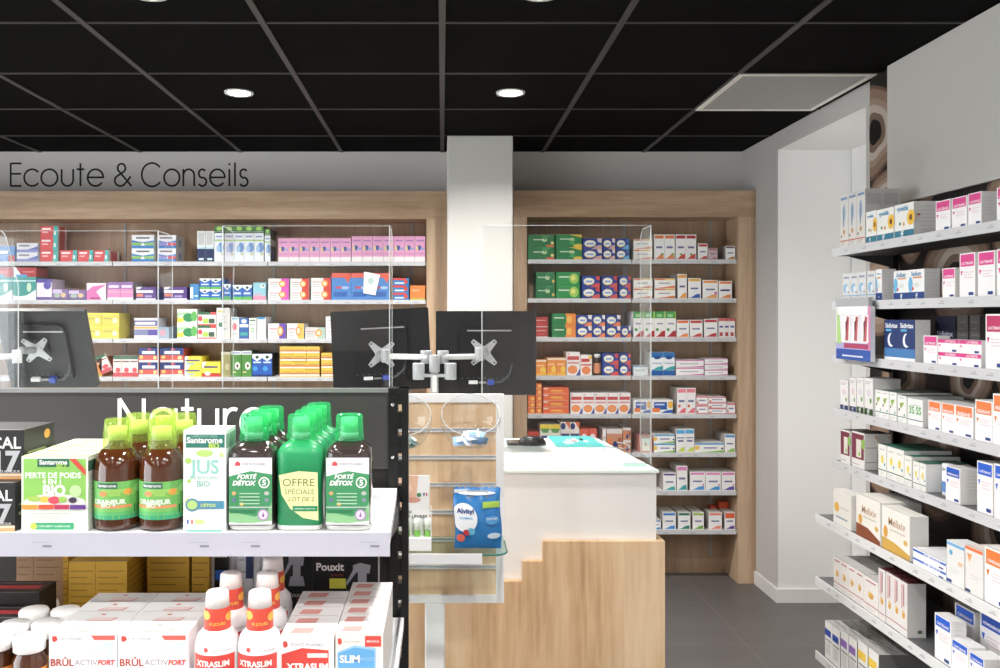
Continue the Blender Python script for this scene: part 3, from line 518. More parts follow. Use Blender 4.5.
st('flow', 'white box with golden flower and red line', 'e9e5e1', [('e', .5, .5, .18, .1, 'dfa63a'), ('e', .42, .56, .1, .06, 'ecc46a'), ('r', 0, .2, 1, .225, 'b0434a'), ('r', .15, .88, .85, .92, 'b9606a')] + bars(.15, .12, 2, .7, 'cdcac6', .05, .015), top='c9c5c1')
st('flowt', 'tall white box with golden flower and dark red top', 'e4e0dd', [('e', .5, .38, .2, .07, 'dfa63a'), ('e', .42, .43, .1, .04, 'ecc46a'), ('r', 0, .13, 1, .145, 'b0434a'), ('r', .2, .5, .4, .95, 'dcb4b4'), ('r', .5, .55, .62, .95, 'b97a80')], top='5a2226', side='c9c7c4', R=[('r', .55, .08, .8, .14, '4a6a4a')])
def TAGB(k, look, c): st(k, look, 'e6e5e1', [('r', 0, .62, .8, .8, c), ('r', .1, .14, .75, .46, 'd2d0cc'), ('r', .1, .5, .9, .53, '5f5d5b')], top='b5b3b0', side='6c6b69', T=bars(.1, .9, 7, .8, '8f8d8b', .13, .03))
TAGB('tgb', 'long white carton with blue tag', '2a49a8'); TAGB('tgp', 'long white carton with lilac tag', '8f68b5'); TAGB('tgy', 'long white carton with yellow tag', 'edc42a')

MESHC = {}
def pack_mesh(k, w, d, h, bev=0.0):
    key = (k, round(w, 3), round(d, 3), round(h, 3))
    if key in MESHC: return MESHC[key]
    s = S[k]; mb = MB()
    x = w / 2
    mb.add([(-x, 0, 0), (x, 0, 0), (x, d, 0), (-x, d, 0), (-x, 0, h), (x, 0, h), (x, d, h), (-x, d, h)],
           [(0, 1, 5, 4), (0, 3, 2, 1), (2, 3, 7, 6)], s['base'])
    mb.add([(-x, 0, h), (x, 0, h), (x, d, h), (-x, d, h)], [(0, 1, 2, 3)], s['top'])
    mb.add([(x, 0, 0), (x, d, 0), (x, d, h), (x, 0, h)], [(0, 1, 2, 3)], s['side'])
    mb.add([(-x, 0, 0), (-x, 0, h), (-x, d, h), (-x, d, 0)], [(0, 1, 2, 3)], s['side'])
    fm = lambda u, v, e: (-x + u * w, -e, v * h)
    for i, dd in enumerate(s['dec']): mb.decal(dd, fm, w / h, i)
    fmt = lambda u, v, e: (-x + u * w, v * d, h + e)
    mb.add([fmt(.04, .02, .0002), fmt(.96, .02, .0002), fmt(.96, .05, .0002), fmt(.04, .05, .0002)], [(0, 1, 2, 3)], 'a9a6a2')
    for i, dd in enumerate(s['T']): mb.decal(dd, fmt, w / d, i + 1)
    fmr = lambda u, v, e: (x + e, u * d, v * h)
    for i, dd in enumerate(s['R']): mb.decal(dd, fmr, d / h, i)
    me = bpy.data.meshes.new('medicine_box'); me.from_pydata(mb.v, [], mb.f)
    for m in mb.mats: me.materials.append(m)
    me.polygons.foreach_set('material_index', mb.m); me.update()
    MESHC[key] = me; return me
REG = []     # (object, look, shelf phrase, column key, row, nrows)
def put(k, w, d, h, loc, rz, shelf, colkey, row, nrows, name='medicine_box'):
    o = bpy.data.objects.new(name, pack_mesh(k, w, d, h)); COL.objects.link(o)
    o.location = loc; o.rotation_euler = (0, 0, rz)
    REG.append((o, S[k]['look'], shelf, colkey, row, nrows)); return o
ORD = ['', 'first', 'second', 'third', 'fourth', 'fifth', 'sixth', 'seventh', 'eighth', 'ninth', 'tenth', 'eleventh', 'twelfth', 'thirteenth', 'fourteenth', 'fifteenth', 'sixteenth']
def name_packs():
    groups = {}
    for r in REG: groups.setdefault((r[1], r[2]), []).append(r)
    for (look, shelf), rs in groups.items():
        cols = sorted({r[3] for r in rs})
        for o, _, _, ck, row, nr in rs:
            i = cols.index(ck) + 1; n = len(cols)
            pos = ''
            if n > 1: pos = 'leftmost' if i == 1 else 'rightmost' if i == n else ORD[i] + ' from left'
            same = [r for r in rs if r[3] == ck]
            if len(same) > 1:
                q = sorted(r[4] for r in same).index(row); m = len(same)
                rw = 'top' if q == m - 1 else 'bottom' if q == 0 else ('middle' if m == 3 else ORD[q + 1] + ' up')
                pos = (pos + ' stack ' if pos else 'stack ') + rw
            lk = look
            while len((lk + ' ' + pos + ' ' + shelf).split()) > 16:
                ws = lk.split(); k = max([q for q, x in enumerate(ws) if x in ('and', 'with', 'on')] or [len(ws) - 1]); lk = ' '.join(ws[:k])
            o['label'] = lk + (', ' + pos if pos else '') + ', ' + shelf
            o['category'] = 'box'; o['group'] = 'boxes on ' + shelf

def shelf_run(items, z, shelf, yf=4.945, dmax=.17):
    for it in items:
        x0, x1, yt, k = it[:4]; n = it[4] if len(it) > 4 else 1; rows = it[5] if len(it) > 5 else 1; dep = it[6] if len(it) > 6 else dmax
        yy = it[7] if len(it) > 7 else yf
        X0, X1 = PX(x0, yy), PX(x1, yy); zt = PZ(yt, yy)
        lim = PX(737.5, YU) - .004 if 'right' in shelf else PX(426, YU) - .004
        X1 = min(X1, lim)
        if 'right' in shelf: X0 = max(X0, PX(527.5, YU) + .004)
        w = (X1 - X0) / n; h = (zt - z) / rows
        for i in range(n):
            for r in range(rows):
                j = random.uniform(0, .006) if rows > 1 or n > 1 else 0
                put(k, w - .0016, dep, h - .0007, (X0 + w * (i + .5), yy + j, z + .0008 + r * h), 0, shelf, round(X0 + w * (i + .5), 2), r, rows)
LU = 'left oak unit'; RU = 'right oak unit'
shelf_run([(-2, 15, 246, 'bluepk'), (16.5, 38, 243, 'wpur', 1, 2), (40, 57.5, 226, 'redteal', 1, 3, .12), (60, 77, 250.3, 'redteal'), (78, 93, 250.3, 'redteal'), (94, 108.5, 250.3, 'redteal'),
           (131.5, 154, 235, 'bluegreen', 1, 2), (157.5, 176, 235, 'bluered', 1, 2), (197, 214, 231, 'whnavy', 2), (214.3, 263.8, 226, 'greentall', 5), (264.5, 270.5, 229, 'greentall'),
           (278, 351, 238.3, 'pink', 7), (351.5, 425.5, 236.3, 'pink', 7)], ZL[0], 'top shelf ' + LU)
shelf_run([(-10, 12.5, 277, 'tealwh'), (13, 36, 277, 'tealwh'), (36.5, 52, 279, 'purwh'), (52.5, 68, 289, 'purp'), (68.5, 86, 290, 'purp'), (86.5, 106, 283, 'pinkwh'), (107, 133, 282, 'pinkpur', 2),
           (136, 156, 287, 'purflat'), (164, 187, 287, 'purflat'), (190, 199, 284, 'bluesm'), (199.5, 221, 278.5, 'vicks', 2, 2), (223.5, 231, 284, 'vicks'), (232.5, 252, 285, 'vicks', 2), (253, 266, 282.5, 'aquapink'),
           (268, 289, 278.5, 'cmag', 1, 2), (290, 309, 278.5, 'cred', 1, 2), (311, 331, 278, 'cred', 1, 2), (331.5, 390, 273, 'blueor', 3), (393, 409, 278, 'blueflat', 1, 3), (410, 425.3, 285.5, 'orange')], ZL[1], 'second shelf ' + LU)
for a, b in ((-10, 12.5), (13, 36)):
    X0, X1 = PX(a, 4.945), PX(b, 4.945); zb = PZ(277, 4.945)
    put('redflat', X1 - X0 - .002, .15, .055, ((X0 + X1) / 2, 4.95, zb + .0008), 0, 'second shelf ' + LU, round((X0 + X1) / 2, 2), 0, 1)
shelf_run([(84, 119, 313, 'yellow', 2, 2), (134, 157.5, 318, 'cold'), (158.5, 169, 327, 'ltblue'), (177, 197, 309, 'greenwh', 1, 2), (198, 216, 312, 'redgrn', 1, 2), (216.5, 230, 308, 'wtall'), (231, 239, 317, 'wcirc'),
           (239.3, 248.6, 318, 'bwb'), (249, 256.5, 318, 'wgrn'), (257, 266, 317, 'wblt'), (268, 286, 323.5, 'cpur'), (287, 304, 323.5, 'cyel'), (305, 325, 327.5, 'cgrn'), (325.5, 335.5, 316.5, 'wplain', 1, 2)], ZL[2], 'third shelf ' + LU)
shelf_run([(113, 138, 356, 'pinkgrn', 3), (138.6, 158, 348, 'ionax', 1, 2), (160, 183.5, 348, 'ionax', 1, 2), (184.5, 201.5, 356.5, 'yelwh', 1, 2), (202, 220.5, 362, 'yelred'), (221, 230.6, 352, 'olive'), (231, 251.6, 351, 'grncirc', 2),
           (252, 272, 354, 'vblue', 2), (279.5, 319.5, 346.5, 'yelflat', 3, 4), (321, 333, 353, 'yelflat', 1, 3), (96, 102, 357, 'orange')], ZL[3], 'fourth shelf ' + LU)
shelf_run([(528, 554.6, 235, 'grn1', 1, 2), (556, 582, 234.5, 'grn2', 1, 2), (583, 602, 238.5, 'ovw', 1, 2), (602.7, 615.3, 238.5, 'ovw', 1, 2), (616, 629.5, 238.5, 'ovc', 1, 2), (633.5, 652.6, 239, 'stripe', 1, 2),
           (654, 675, 234.5, 'bor', 2), (675.6, 696.6, 234.5, 'brd', 2), (698, 707.6, 243.5, 'brs'), (708, 717.6, 248, 'bgp'), (725.5, 736, 246, 'bbr')], ZR[0], 'top shelf ' + RU)
shelf_run([(536, 555.4, 272, 'grn4', 1, 2), (556.3, 580, 272, 'grn3', 1, 2), (582, 600, 276, 'ovr', 1, 2), (601.5, 617.6, 276, 'ovr', 1, 2), (619, 631, 276, 'ovr', 1, 2), (633.5, 652.6, 278.5, 'stripe', 1, 2), (654.5, 675.5, 278.5, 'stripe', 1, 2),
           (677.5, 687, 274, 'byo'), (688, 701, 278, 'byb'), (702.5, 718, 280, 'bop'), (718.6, 732, 281, 'boc')], ZR[1], 'second shelf ' + RU)
shelf_run([(534, 548, 317, 'redbk', 1, 2), (552, 576, 313.5, 'grnor', 1, 2), (576.6, 592, 315, 'ovo', 1, 2), (592.5, 605.3, 315, 'ovo', 1, 2), (606, 620.6, 315, 'ovo', 1, 2), (621.2, 631, 326.5, 'ovo'), (633.5, 676, 311.5, 'grncap', 4),
           (676.6, 689, 320, 'bo3'), (689.6, 702.6, 320, 'br3'), (704, 717.6, 319, 'br4'), (718.6, 737, 318, 'trip', 3)], ZR[2], 'third shelf ' + RU)
shelf_run([(535, 546.6, 360, 'orsun'), (547, 566, 358, 'orsun', 2), (566.5, 580, 352, 'whred'), (580.4, 592, 355, 'whred2'), (602.5, 618.6, 353.5, 'ovr', 1, 2), (619.3, 631, 353.5, 'ovr', 1, 2), (633.5, 648, 366, 'whteal'),
           (651.5, 675, 352.5, 'bluecap', 2), (676, 704, 360, 'pkflat', 1, 2), (704.6, 728, 358.5, 'pkflat', 1, 3)], ZR[3], 'fourth shelf ' + RU)
shelf_run([(528, 535.5, 396, 'orrow', 1, 3), (536, 542, 383, 'orrow', 1, 5), (543, 569, 387.5, 'orflat', 1, 4), (570.5, 630.8, 393, 'whred', 5), (634, 651, 400, 'bluyel'), (651.8, 673, 400, 'bluyel'),
           (677, 696, 388, 'bpk', 2), (696.6, 708, 396, 'pksm', 1, 2), (708.6, 726.5, 397, 'pksm', 1, 3), (727, 737, 403, 'pksm')], ZR[4], 'fifth shelf ' + RU)
shelf_run([(528, 539, 432, 'redgreen'), (540, 560, 424.5, 'yelgrn', 2), (560.5, 579.6, 422, 'ornavy', 2), (580, 597, 429, 'redwh', 2), (603, 606, 429, 'wplain'), (606.5, 622.5, 429, 'brnor'), (623, 631, 428, 'brnor', 1, 2), (639, 652.6, 436, 'redfr'),
           (654, 675, 434.5, 'bgy', 1, 2), (676, 694.6, 429, 'bgt', 2), (695, 724, 443, 'bgy'), (724.5, 737, 434.5, 'bwt')], ZR[5], 'sixth shelf ' + RU)
shelf_run([(663, 676, 473, 'b7a'), (676.6, 687.5, 466, 'b7b'), (690, 721, 472, 'b7c', 2), (721.5, 737, 472, 'b7d')], ZR[6], 'seventh shelf ' + RU)
shelf_run([(652, 661, 520, 'b8a'), (662.5, 676, 512.5, 'b8a'), (678, 690.5, 512.5, 'b8b'), (692.5, 704, 512.5, 'b8c'), (708.5, 722, 512.5, 'b8d', 1, 1, .1), (724.5, 737, 512.5, 'b8e', 1, 1, .1), (711, 716, 506, 'orbox', 1, 1, .05, 5.055), (719, 732, 502, 'orbox', 1, 1, .05, 5.055)], ZR[7], 'bottom shelf ' + RU)
# tilted box and white sheet standing in for a guard reflection, left unit
o = put('pinkgrn', .062, .02, .105, (PX(106.5, 4.94), 4.945, ZL[3] + .026), 0, 'fourth shelf ' + LU, -9, 0, 1); o.rotation_euler = (0, math.radians(-24), 0)
REG.pop(); tag(o, 'pink and white box leaning to the left on the fourth left shelf', 'box', 'boxes on fourth ' + LU)
mb = MB(); mb.prism([(-.04, 0), (.03, -.005), (.045, .115), (-.05, .125)], 0, .0015, 'eeeef0'); mb.decal(('e', .5, .6, .3, .2, 'b9d4cc'), lambda u, v, e: (-.035 + u * .06, -e, .02 + v * .09), .7, 1)
lf = mb.build('reflection_sheet', loc=(PX(370, 4.92), 4.937, ZL[1] + .035)); lf.rotation_euler = (math.radians(-2), math.radians(6), 0); tag(lf, 'white sheet painting a guard reflection before blue boxes, second left shelf', 'reflection_sheet')
# supplement bottle
b = empty('pill_bottle', (PX(596.5, 5.0), 4.98, ZR[3] + .0005), 'small bottle with white cap and orange label, fourth shelf right oak unit', 'bottle')
MB().lathe([(.0, 0), (.021, 0), (.022, .004), (.022, .085), (.014, .1)], '3a2a22', n=18).build('body', b)
MB().lathe([(.0225, .012), (.0226, .07)], 'd98a62', n=18, caps=False).build('label_wrap', b)
MB().lathe([(.017, .1), (.018, .122), (0, .123)], 'e6e6e4', n=18).build('cap', b)

# ================================================================== RIGHT GONDOLA
XS, XSL = 1.517, 1.452; YF_ = 3.36; YNEAR = 1.5; XBK = 1.757
def mural_mat():
    m = bpy.data.materials.new('log_pile_print'); m.use_nodes = True
    nt = m.node_tree; b = nt.nodes['Principled BSDF']; L = nt.links
    tc = nt.nodes.new('ShaderNodeTexCoord'); mp = nt.nodes.new('ShaderNodeMapping'); mp.inputs['Scale'].default_value = (0.001, 1, 1); mp.inputs['Location'].default_value = (0, .12, .05)
    vo = nt.nodes.new('ShaderNodeTexVoronoi'); vo.inputs['Scale'].default_value = 2.6; vo.inputs['Randomness'].default_value = .7
    nz = nt.nodes.new('ShaderNodeTexNoise'); nz.inputs['Scale'].default_value = 14; nz.inputs['Detail'].default_value = 5
    ad = nt.nodes.new('ShaderNodeMath'); ad.operation = 'MULTIPLY_ADD'; ad.inputs[1].default_value = .12
    L.new(tc.outputs['Object'], mp.inputs['Vector']); L.new(mp.outputs[0], vo.inputs['Vector']); L.new(tc.outputs['Object'], nz.inputs['Vector'])
    L.new(nz.outputs['Fac'], ad.inputs[0]); L.new(vo.outputs['Distance'], ad.inputs[2])
    cr = nt.nodes.new('ShaderNodeValToRGB'); E = cr.color_ramp.elements
    E[0].position = .12; E[0].color = rgb('15110f'); E[1].position = .17; E[1].color = rgb('b5a598')
    for p, c in ((.27, 'b8ab9f'), (.33, '7a5a48'), (.45, '8a6850'), (.5, '2a1d16'), (.56, '0c0a09')):
        e = E.new(p); e.color = rgb(c)
    L.new(ad.outputs[0], cr.inputs[0]); L.new(cr.outputs[0], b.inputs['Base Color']); b.inputs['Roughness'].default_value = .5
    return m
gd = empty('wall_gondola', (0, 0, 0), 'tall right wall display shelving with log-pile backdrop and pale header', 'shelving')
rr = random.Random(3); discs = [(3.50, 2.27, .19), (3.41, 1.98, .13), (3.47, 1.62, .17), (3.30, 1.30, .16), (3.44, .95, .15), (2.95, 1.66, .19), (2.55, 1.40, .2), (2.62, 1.85, .17), (3.1, 1.0, .2), (2.7, .85, .18), (2.35, 1.1, .18)]
for _ in range(500):
    c = (rr.uniform(1.6, 3.5), rr.uniform(.15, 2.4), rr.uniform(.07, .17))
    if all(math.hypot(c[0] - d[0], c[1] - d[1]) > (c[2] + d[2]) * 1.02 for d in discs): discs.append(c)
mb = MB().box(XBK, XR - .001, YNEAR, 3.545, .05, CEIL - .008, M('120e0c', .5))
for cy_, cz_, r_ in discs:
    cols = [('6d5040', 1), ('8f7460', .92), ('a28976', .72), ('c0b0a2', .58), ('7d6656', .42), ('15110f', .27)]
    ph = rr.uniform(0, 6)
    for q, (cc, k) in enumerate(cols):
        vs = []
        for t in range(26):
            a = 2 * PI * t / 26; r2 = r_ * k * (1 + .07 * math.sin(3 * a + ph) + .04 * math.sin(5 * a + ph * 2))
            vs.append((XBK - .0004 * (q + 1), max(YNEAR, min(3.545, cy_ + r2 * math.cos(a))), max(.05, min(CEIL - .01, cz_ + r2 * math.sin(a)))))
        mb.add(vs, [tuple(range(26))], M(cc, .55))
mb.build('backdrop', gd)
MB().box(1.74, 1.756, YNEAR, 3.374, HC + .432, CEIL - .006, M('cfcbc4', .55, 0, .3)).build('header_panel', gd)
for y in (YF_ - .02, 2.45, YNEAR + .02): MB().box(XBK - .02, XBK - .0005, y - .015, y + .015, .05, HC + .43, '1b1a1a').build('upright', gd)
MB().box(XSL + .04, XBK - .021, YNEAR, YF_ - .01, 0, .12, '2a2a2b').build('plinth', gd)
ZG = [HC + .262, HC + .056, HC - .1475, HC - .3535, HC - .556, HC - .768, HC - 1.012, HC - 1.30]
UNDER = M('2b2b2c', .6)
for i, z in enumerate(ZG):
    xs = XS if i < 5 else XSL
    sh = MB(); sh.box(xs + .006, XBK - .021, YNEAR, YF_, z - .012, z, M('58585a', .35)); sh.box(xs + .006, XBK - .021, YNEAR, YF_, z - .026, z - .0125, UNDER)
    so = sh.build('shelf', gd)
    r = MB(); r.box(xs, xs + .006, YNEAR, YF_, z - .028, z + .003, METALD if i < 5 else METAL)
    y = YF_ - .1
    while y > 1.7:
        r.add([(xs - .0004, y, z - .016), (xs - .0004, y - .03, z - .016), (xs - .0004, y - .03, z - .0135), (xs - .0004, y, z - .0135)], [(0, 1, 2, 3)], '9a999c')
        r.add([(xs - .0004, y - .01, z - .010), (xs - .0004, y - .028, z - .010), (xs - .0004, y - .028, z - .008), (xs - .0004, y - .01, z - .008)], [(0, 1, 2, 3)], '9a999c')
        y -= random.uniform(.07, .15)
    r.build('price_rail', so)
    for y in (YF_ - .02, 2.45, YNEAR + .02): MB().prism([(xs + .05, z - .0265), (XBK - .021, z - .0265), (XBK - .021, z - .07)], y - .003, y + .003, '3a3a3b').build('bracket', so)
GS = ['top', 'second', 'third', 'fourth', 'fifth', 'sixth', 'seventh', 'bottom']
def gon(i, items):
    z = ZG[i]; base = (XS if i < 5 else XSL) + .012
    for it in items:
        xa, xb, yt, k = it[:4]; n = it[4] if len(it) > 4 else 1; rows = it[5] if len(it) > 5 else 1; dep = it[6] if len(it) > 6 else .14; off = it[7] if len(it) > 7 else 0; back = it[8] if len(it) > 8 else 1
        Xf = base + off
        Ya, Yb = F * Xf / (xa - CX), F * Xf / (xb - CX)
        zt = PZ(yt, Yb); w = (Ya - Yb) / n; h = (zt - z) / rows
        for c in range(n):
            for r in range(rows):
                for q in range(back):
                    o = put(k, w - .0016, dep - .001, h - .0007, (Xf + q * dep + (random.uniform(0, .003) if q == 0 and off == 0 else 0), Ya - w * (c + .5), z + .0008 + r * h), -PI / 2, GS[i] + ' shelf right display', round(-(Ya - w * (c + .5)), 2), r, rows)
                    if q:
                        REG.pop(); tag(o, '%s behind front row, %s, %s shelf right display' % (S[k]['look'].split(' with')[0], ORD[c + 1] + ' from left', GS[i]), 'box', 'boxes on %s shelf right display' % GS[i])
gon(0, [(840, 864.6, 188.5, 'tallg', 3, 1, .065, 0, 2), (866, 876.5, 210, 'sunf', 1, 1, .08), (877, 893.6, 206.5, 'sunf', 1, 1, .08), (894.2, 913.5, 201, 'sunf', 1, 1, .1), (935, 950, 198.6, 'lac', 1, 1, .05), (951.3, 966.8, 195, 'lac', 1, 1, .05), (967.8, 981.5, 191, 'lac', 1, 1, .05), (996, 1014, 184, 'lac', 1, 1, .1)])
gon(1, [(842.8, 865.6, 271.5, 'bpic', 3, 1, .12), (866.2, 874.4, 270.5, 'bpic'), (875.2, 881.5, 269, 'bnav', 1, 1, .05), (892.8, 924, 268.5, 'bnav', 2, 1, .05), (942, 955, 267.5, 'lac', 1, 1, .03), (959.3, 975, 252, 'lact', 1, 1, .12), (976.8, 994, 250, 'lact', 1, 1, .12), (996, 1016, 247, 'lact', 1, 1, .12)])
gon(2, [(884, 915.3, 320, 'sed', 2, 1, .05), (923, 937, 336, 'lac', 1, 1, .04), (937.5, 981, 341, 'lacf', 2, 2, .06), (984.5, 1004, 314, 'lacd', 1, 1, .12),
        (935, 955, 316, 'sedk', 1, 1, .08, .085), (957, 968, 315.5, 'gsp', 1, 1, .08, .085), (969.5, 980, 315, 'gsp', 1, 1, .08, .085)])
gon(3, [(840, 848, 381, 'wfg', 1, 1, .1), (849.6, 856, 378.5, 'wfg', 1, 1, .1), (856.3, 863.3, 378, 'wfg2', 1, 1, .1), (864, 872.6, 379, 'wfg2', 1, 1, .1), (874.8, 896, 393, 'leaf', 3, 1, .19), (897, 906, 396.5, 'leaf', 1, 1, .19), (907, 922.5, 400.5, 'grtx', 1, 1, .05),
        (928, 954, 404.5, 'ore', 2, 1, .12), (954.5, 973, 407.5, 'ore', 1, 1, .12), (974.3, 991.8, 402, 'ore', 1, 1, .12), (992.6, 1012, 396, 'ore', 1, 1, .12)])
gon(4, [(840.5, 850, 431.5, 'prune', 1, 1, .1), (851.3, 864, 434, 'prune', 1, 1, .05, 0, 2), (878, 903.6, 451, 'yelglass', 3, 1, .16), (904.2, 911.6, 457, 'yelglass', 1, 1, .16), (912.8, 925.5, 464.5, 'yelglass', 2, 1, .14), (945, 959.8, 469.5, 'blu', 1, 1, .07), (976, 992, 464.5, 'blut', 1, 1, .1), (994, 1012, 468, 'blut', 1, 1, .1)])
gon(5, [(833, 851, 496, 'mela0', 1, 1, .05), (856, 880, 503, 'mela1', 1, 1, .14), (881, 909, 517, 'mela2', 1, 1, .06), (912.8, 946, 563, 'bfl', 1, 2, .1), (946.6, 964.2, 547, 'whb', 1, 1, .06), (964.8, 982.5, 552, 'who', 1, 1, .15), (983.5, 1008, 556, 'orl', 1, 1, .15)])
gon(6, [(833, 863, 574, 'flow', 4, 1, .15), (863.5, 878, 583.5, 'flow', 1, 1, .1), (878.3, 907.4, 584, 'flowt', 4, 1, .06), (934, 950.5, 622, 'blut', 1, 1, .045), (951, 968, 648, 'blut', 1, 1, .05), (955, 975, 613, 'blut', 1, 1, .04, .085), (980, 1004, 620, 'blu', 1, 1, .04, .085), (969, 984, 660, 'blut', 1, 1, .06)])
gon(7, [(824.7, 840, 632, 'tgb', 2, 1, .24), (840.6, 857, 642, 'tgp', 2, 1, .24), (857.6, 878, 655, 'tgy', 2, 1, .24)])
# white shelf-ready tray under the night-blue boxes
Xf = XS + .009
# hanging display strip in front of shelf two
hd = empty('hanging_display', (1.495, PX(0, 1), 0), 'white and blue hanging shelf display with three pink pictures', 'display')
ya, yb = F * 1.495 / (837.5 - CX), F * 1.495 / (872 - CX)
hd.location = (1.49, (ya + yb) / 2, HC + .0)
hw = (ya - yb)
z1 = -(306 - CY) * yb / F; z0 = -(362 - CY) * yb / F
mb = MB(); fm = lambda u, v, e: (-e, hw / 2 - u * hw, z0 + v * (z1 - z0))
mb.box(0, .016, -hw / 2, hw / 2, z0, z1, 'e6e4ea')
for i, dd in enumerate([('r', 0, 0, 1, .2, '2f56a8'), ('r', 0, .2, 1, .32, 'a9a3d0'), ('p', [(.03, .3), (.16, .3), (.1, .95), (.03, 1)], 'a9cf7a'), ('p', [(.92, .2), (1, .2), (1, 1), (.86, 1)], 'd985b5'), ('r', .25, .22, .95, .31, 'b04066'), ('r', .2, .06, .8, .09, 'cfd8ef')]): mb.decal(dd, fm, hw / (z1 - z0), i)
mb.build('card', hd)
for u in (.26, .52, .78):
    mb = MB()
    for i, dd in enumerate([('r', u, .34, u + .17, .84, 'f0ecea'), ('p', [(u + .03, .36), (u + .12, .36), (u + .15, .8), (u + .08, .82)], 'c2606a'), ('p', [(u + .05, .4), (u + .09, .6), (u + .12, .8), (u + .04, .7)], '7a2f3a')]): mb.decal(dd, fm, hw / (z1 - z0), i + 6)
    mb.build('picture', hd)
mb = MB(); mb.box(-.004, .016, -hw / 2 + .015, hw / 2 - .02, z1 - .03, z1 + .0, 'f0f0f0'); mb.box(-.002, .012, -hw / 2 + .01, hw / 2, z1, z1 + .03, 'a9aaac'); mb.build('hook_header', hd)
# white round tub
yb = F * 1.55 / (941 - CX)
b = empty('white_tub', (1.585, yb, ZG[4] + .0005), 'white round tub with blue label between boxes, fifth right shelf', 'tub')
MB().lathe([(.0, 0), (.026, 0), (.028, .004), (.028, .075), (.02, .08)], 'eceded', n=24).build('body', b)
MB().lathe([(.0283, .012), (.0284, .045)], '5a86c4', n=24, caps=False).build('label_wrap', b)
MB().lathe([(.027, .08), (.0275, .098), (0, .0985)], 'e6e6e6', n=24).build('lid', b)

# ================================================================== COUNTER
ZC = HC - .515
def counter(label, x0, x1f, x1b, stepped):
    c = empty('service_counter', (0, 0, 0), label, 'counter')
    wht = M('e9e7e3', .5); yf, yb = 2.91, 3.66
    MB().prism([(x0, yf), (x1f - .007, yf), (x1b - .007, yb - .01), (x0, yb - .01)], 0, ZC - .009, wht, 'Z').build('body', c)
    MB().prism([(x0 - .005, yf - .01), (x1f, yf - .01), (x1b, yb), (x0 - .005, yb)], ZC - .009, ZC, M('eaf5f0', .12, 0, .5), 'Z').build('glass_top', c)
    if stepped:
        Y = 2.885
        pts = [(x0, 0), (PX(665, Y), 0), (PX(665, Y), PZ(541.5, Y)), (PX(543, Y), PZ(541.5, Y)), (PX(543, Y), PZ(561.5, Y)), (PX(522.5, Y), PZ(561.5, Y)), (PX(522.5, Y), PZ(581.5, Y)),
               (PX(503.5, Y), PZ(581.5, Y)), (PX(503.5, Y), PZ(601.5, Y)), (x0, PZ(601.5, Y))]
        MB().prism(pts, Y, Y + .024, OAK).build('stepped_front', c)
        MB().box(PX(659, Y) + .004, PX(665, Y), Y + .0242, 3.5, 0, PZ(541.5, Y), OAK).build('side_cladding', c)
    else:
        MB().box(x0, x1f, 2.85, 2.909, 0, .7, OAK).build('front_cladding', c)
    return c
counter('white glass-topped counter with stepped oak front beside the display stand', -.50, .729, .66, True)
counter('second white counter with oak front hidden behind the left gondola', -2.7, -.85, -.85, False)

# plexiglass guards
def guard(px0, px1, yp, pyt, z0, left, right, label, rnd=False):
    g = empty('acrylic_guard', (0, 0, 0), label, 'screen', 'clear acrylic counter guards')
    x0, x1 = PX(px0, yp), PX(px1, yp); zt = PZ(pyt, yp); t = .004; d = .16
    MB().box(x0, x1, yp, yp + t, z0, zt, PLEXI).build('front_sheet', g)
    ed = EDGE
    e = MB(); e.box(x0, x1, yp, yp + t, zt, zt + .0012, ed)
    for f, x in ((left, x0), (right, x1)):
        e.box(x - .0016, x + .0016, yp - .0005, yp + t, z0, zt + .002, ed)
        if f:
            pr = [(yp + .0045, z0), (yp + d, z0)] + [(yp + d - .05 + .05 * math.cos(a * PI / 16), zt - .05 + .05 * math.sin(a * PI / 16)) for a in range(9)] + [(yp + .0045, zt)]
            MB().prism(pr, x - t / 2, x + t / 2, PLEXI, 'X').build('side_wing', g)
            e.tube([(x, p[0], p[1]) for p in pr[1:]], .0012, ed, 6)
    e.build('polished_edge', g)
    for x in (x0 + .02, x1 - .10): MB().box(x, x + .08, yp - .03, yp - .0006, z0, z0 + .007, GLASSG).build('foot', g)
    return g
guard(482, 651, 3.0, 225.5, ZC + .0005, False, True, 'clear acrylic guard at right end of counter, in front of right monitor')
guard(222.5, 389.5, 3.0, 226, ZC + .0005, True, True, 'clear acrylic guard in front of the pink boxes, left of pillar')
guard(17 - 40, 158, 3.0, 231, ZC + .0005, False, True, 'clear acrylic guard in front of the leftmost monitor')
g = empty('acrylic_guard', (0, 0, 0), 'clear acrylic guard with slanted corner cut by left photo edge', 'screen', 'clear acrylic counter guards')
xa = PX(18, 2.93); pr = [(xa - .5, ZC + .0005), (xa, ZC + .0005), (xa, PZ(285, 2.93)), (PX(5, 2.93), PZ(236, 2.93)), (PX(2, 2.93), PZ(231.5, 2.93)), (PX(-2, 2.93), PZ(230, 2.93)), (xa - .5, PZ(230, 2.93))]
MB().prism(pr, 2.93, 2.934, PLEXI).build('front_sheet', g)
MB().tube([(p[0], 2.932, p[1]) for p in pr[1:]], .002, EDGE, 6).build('polished_edge', g)

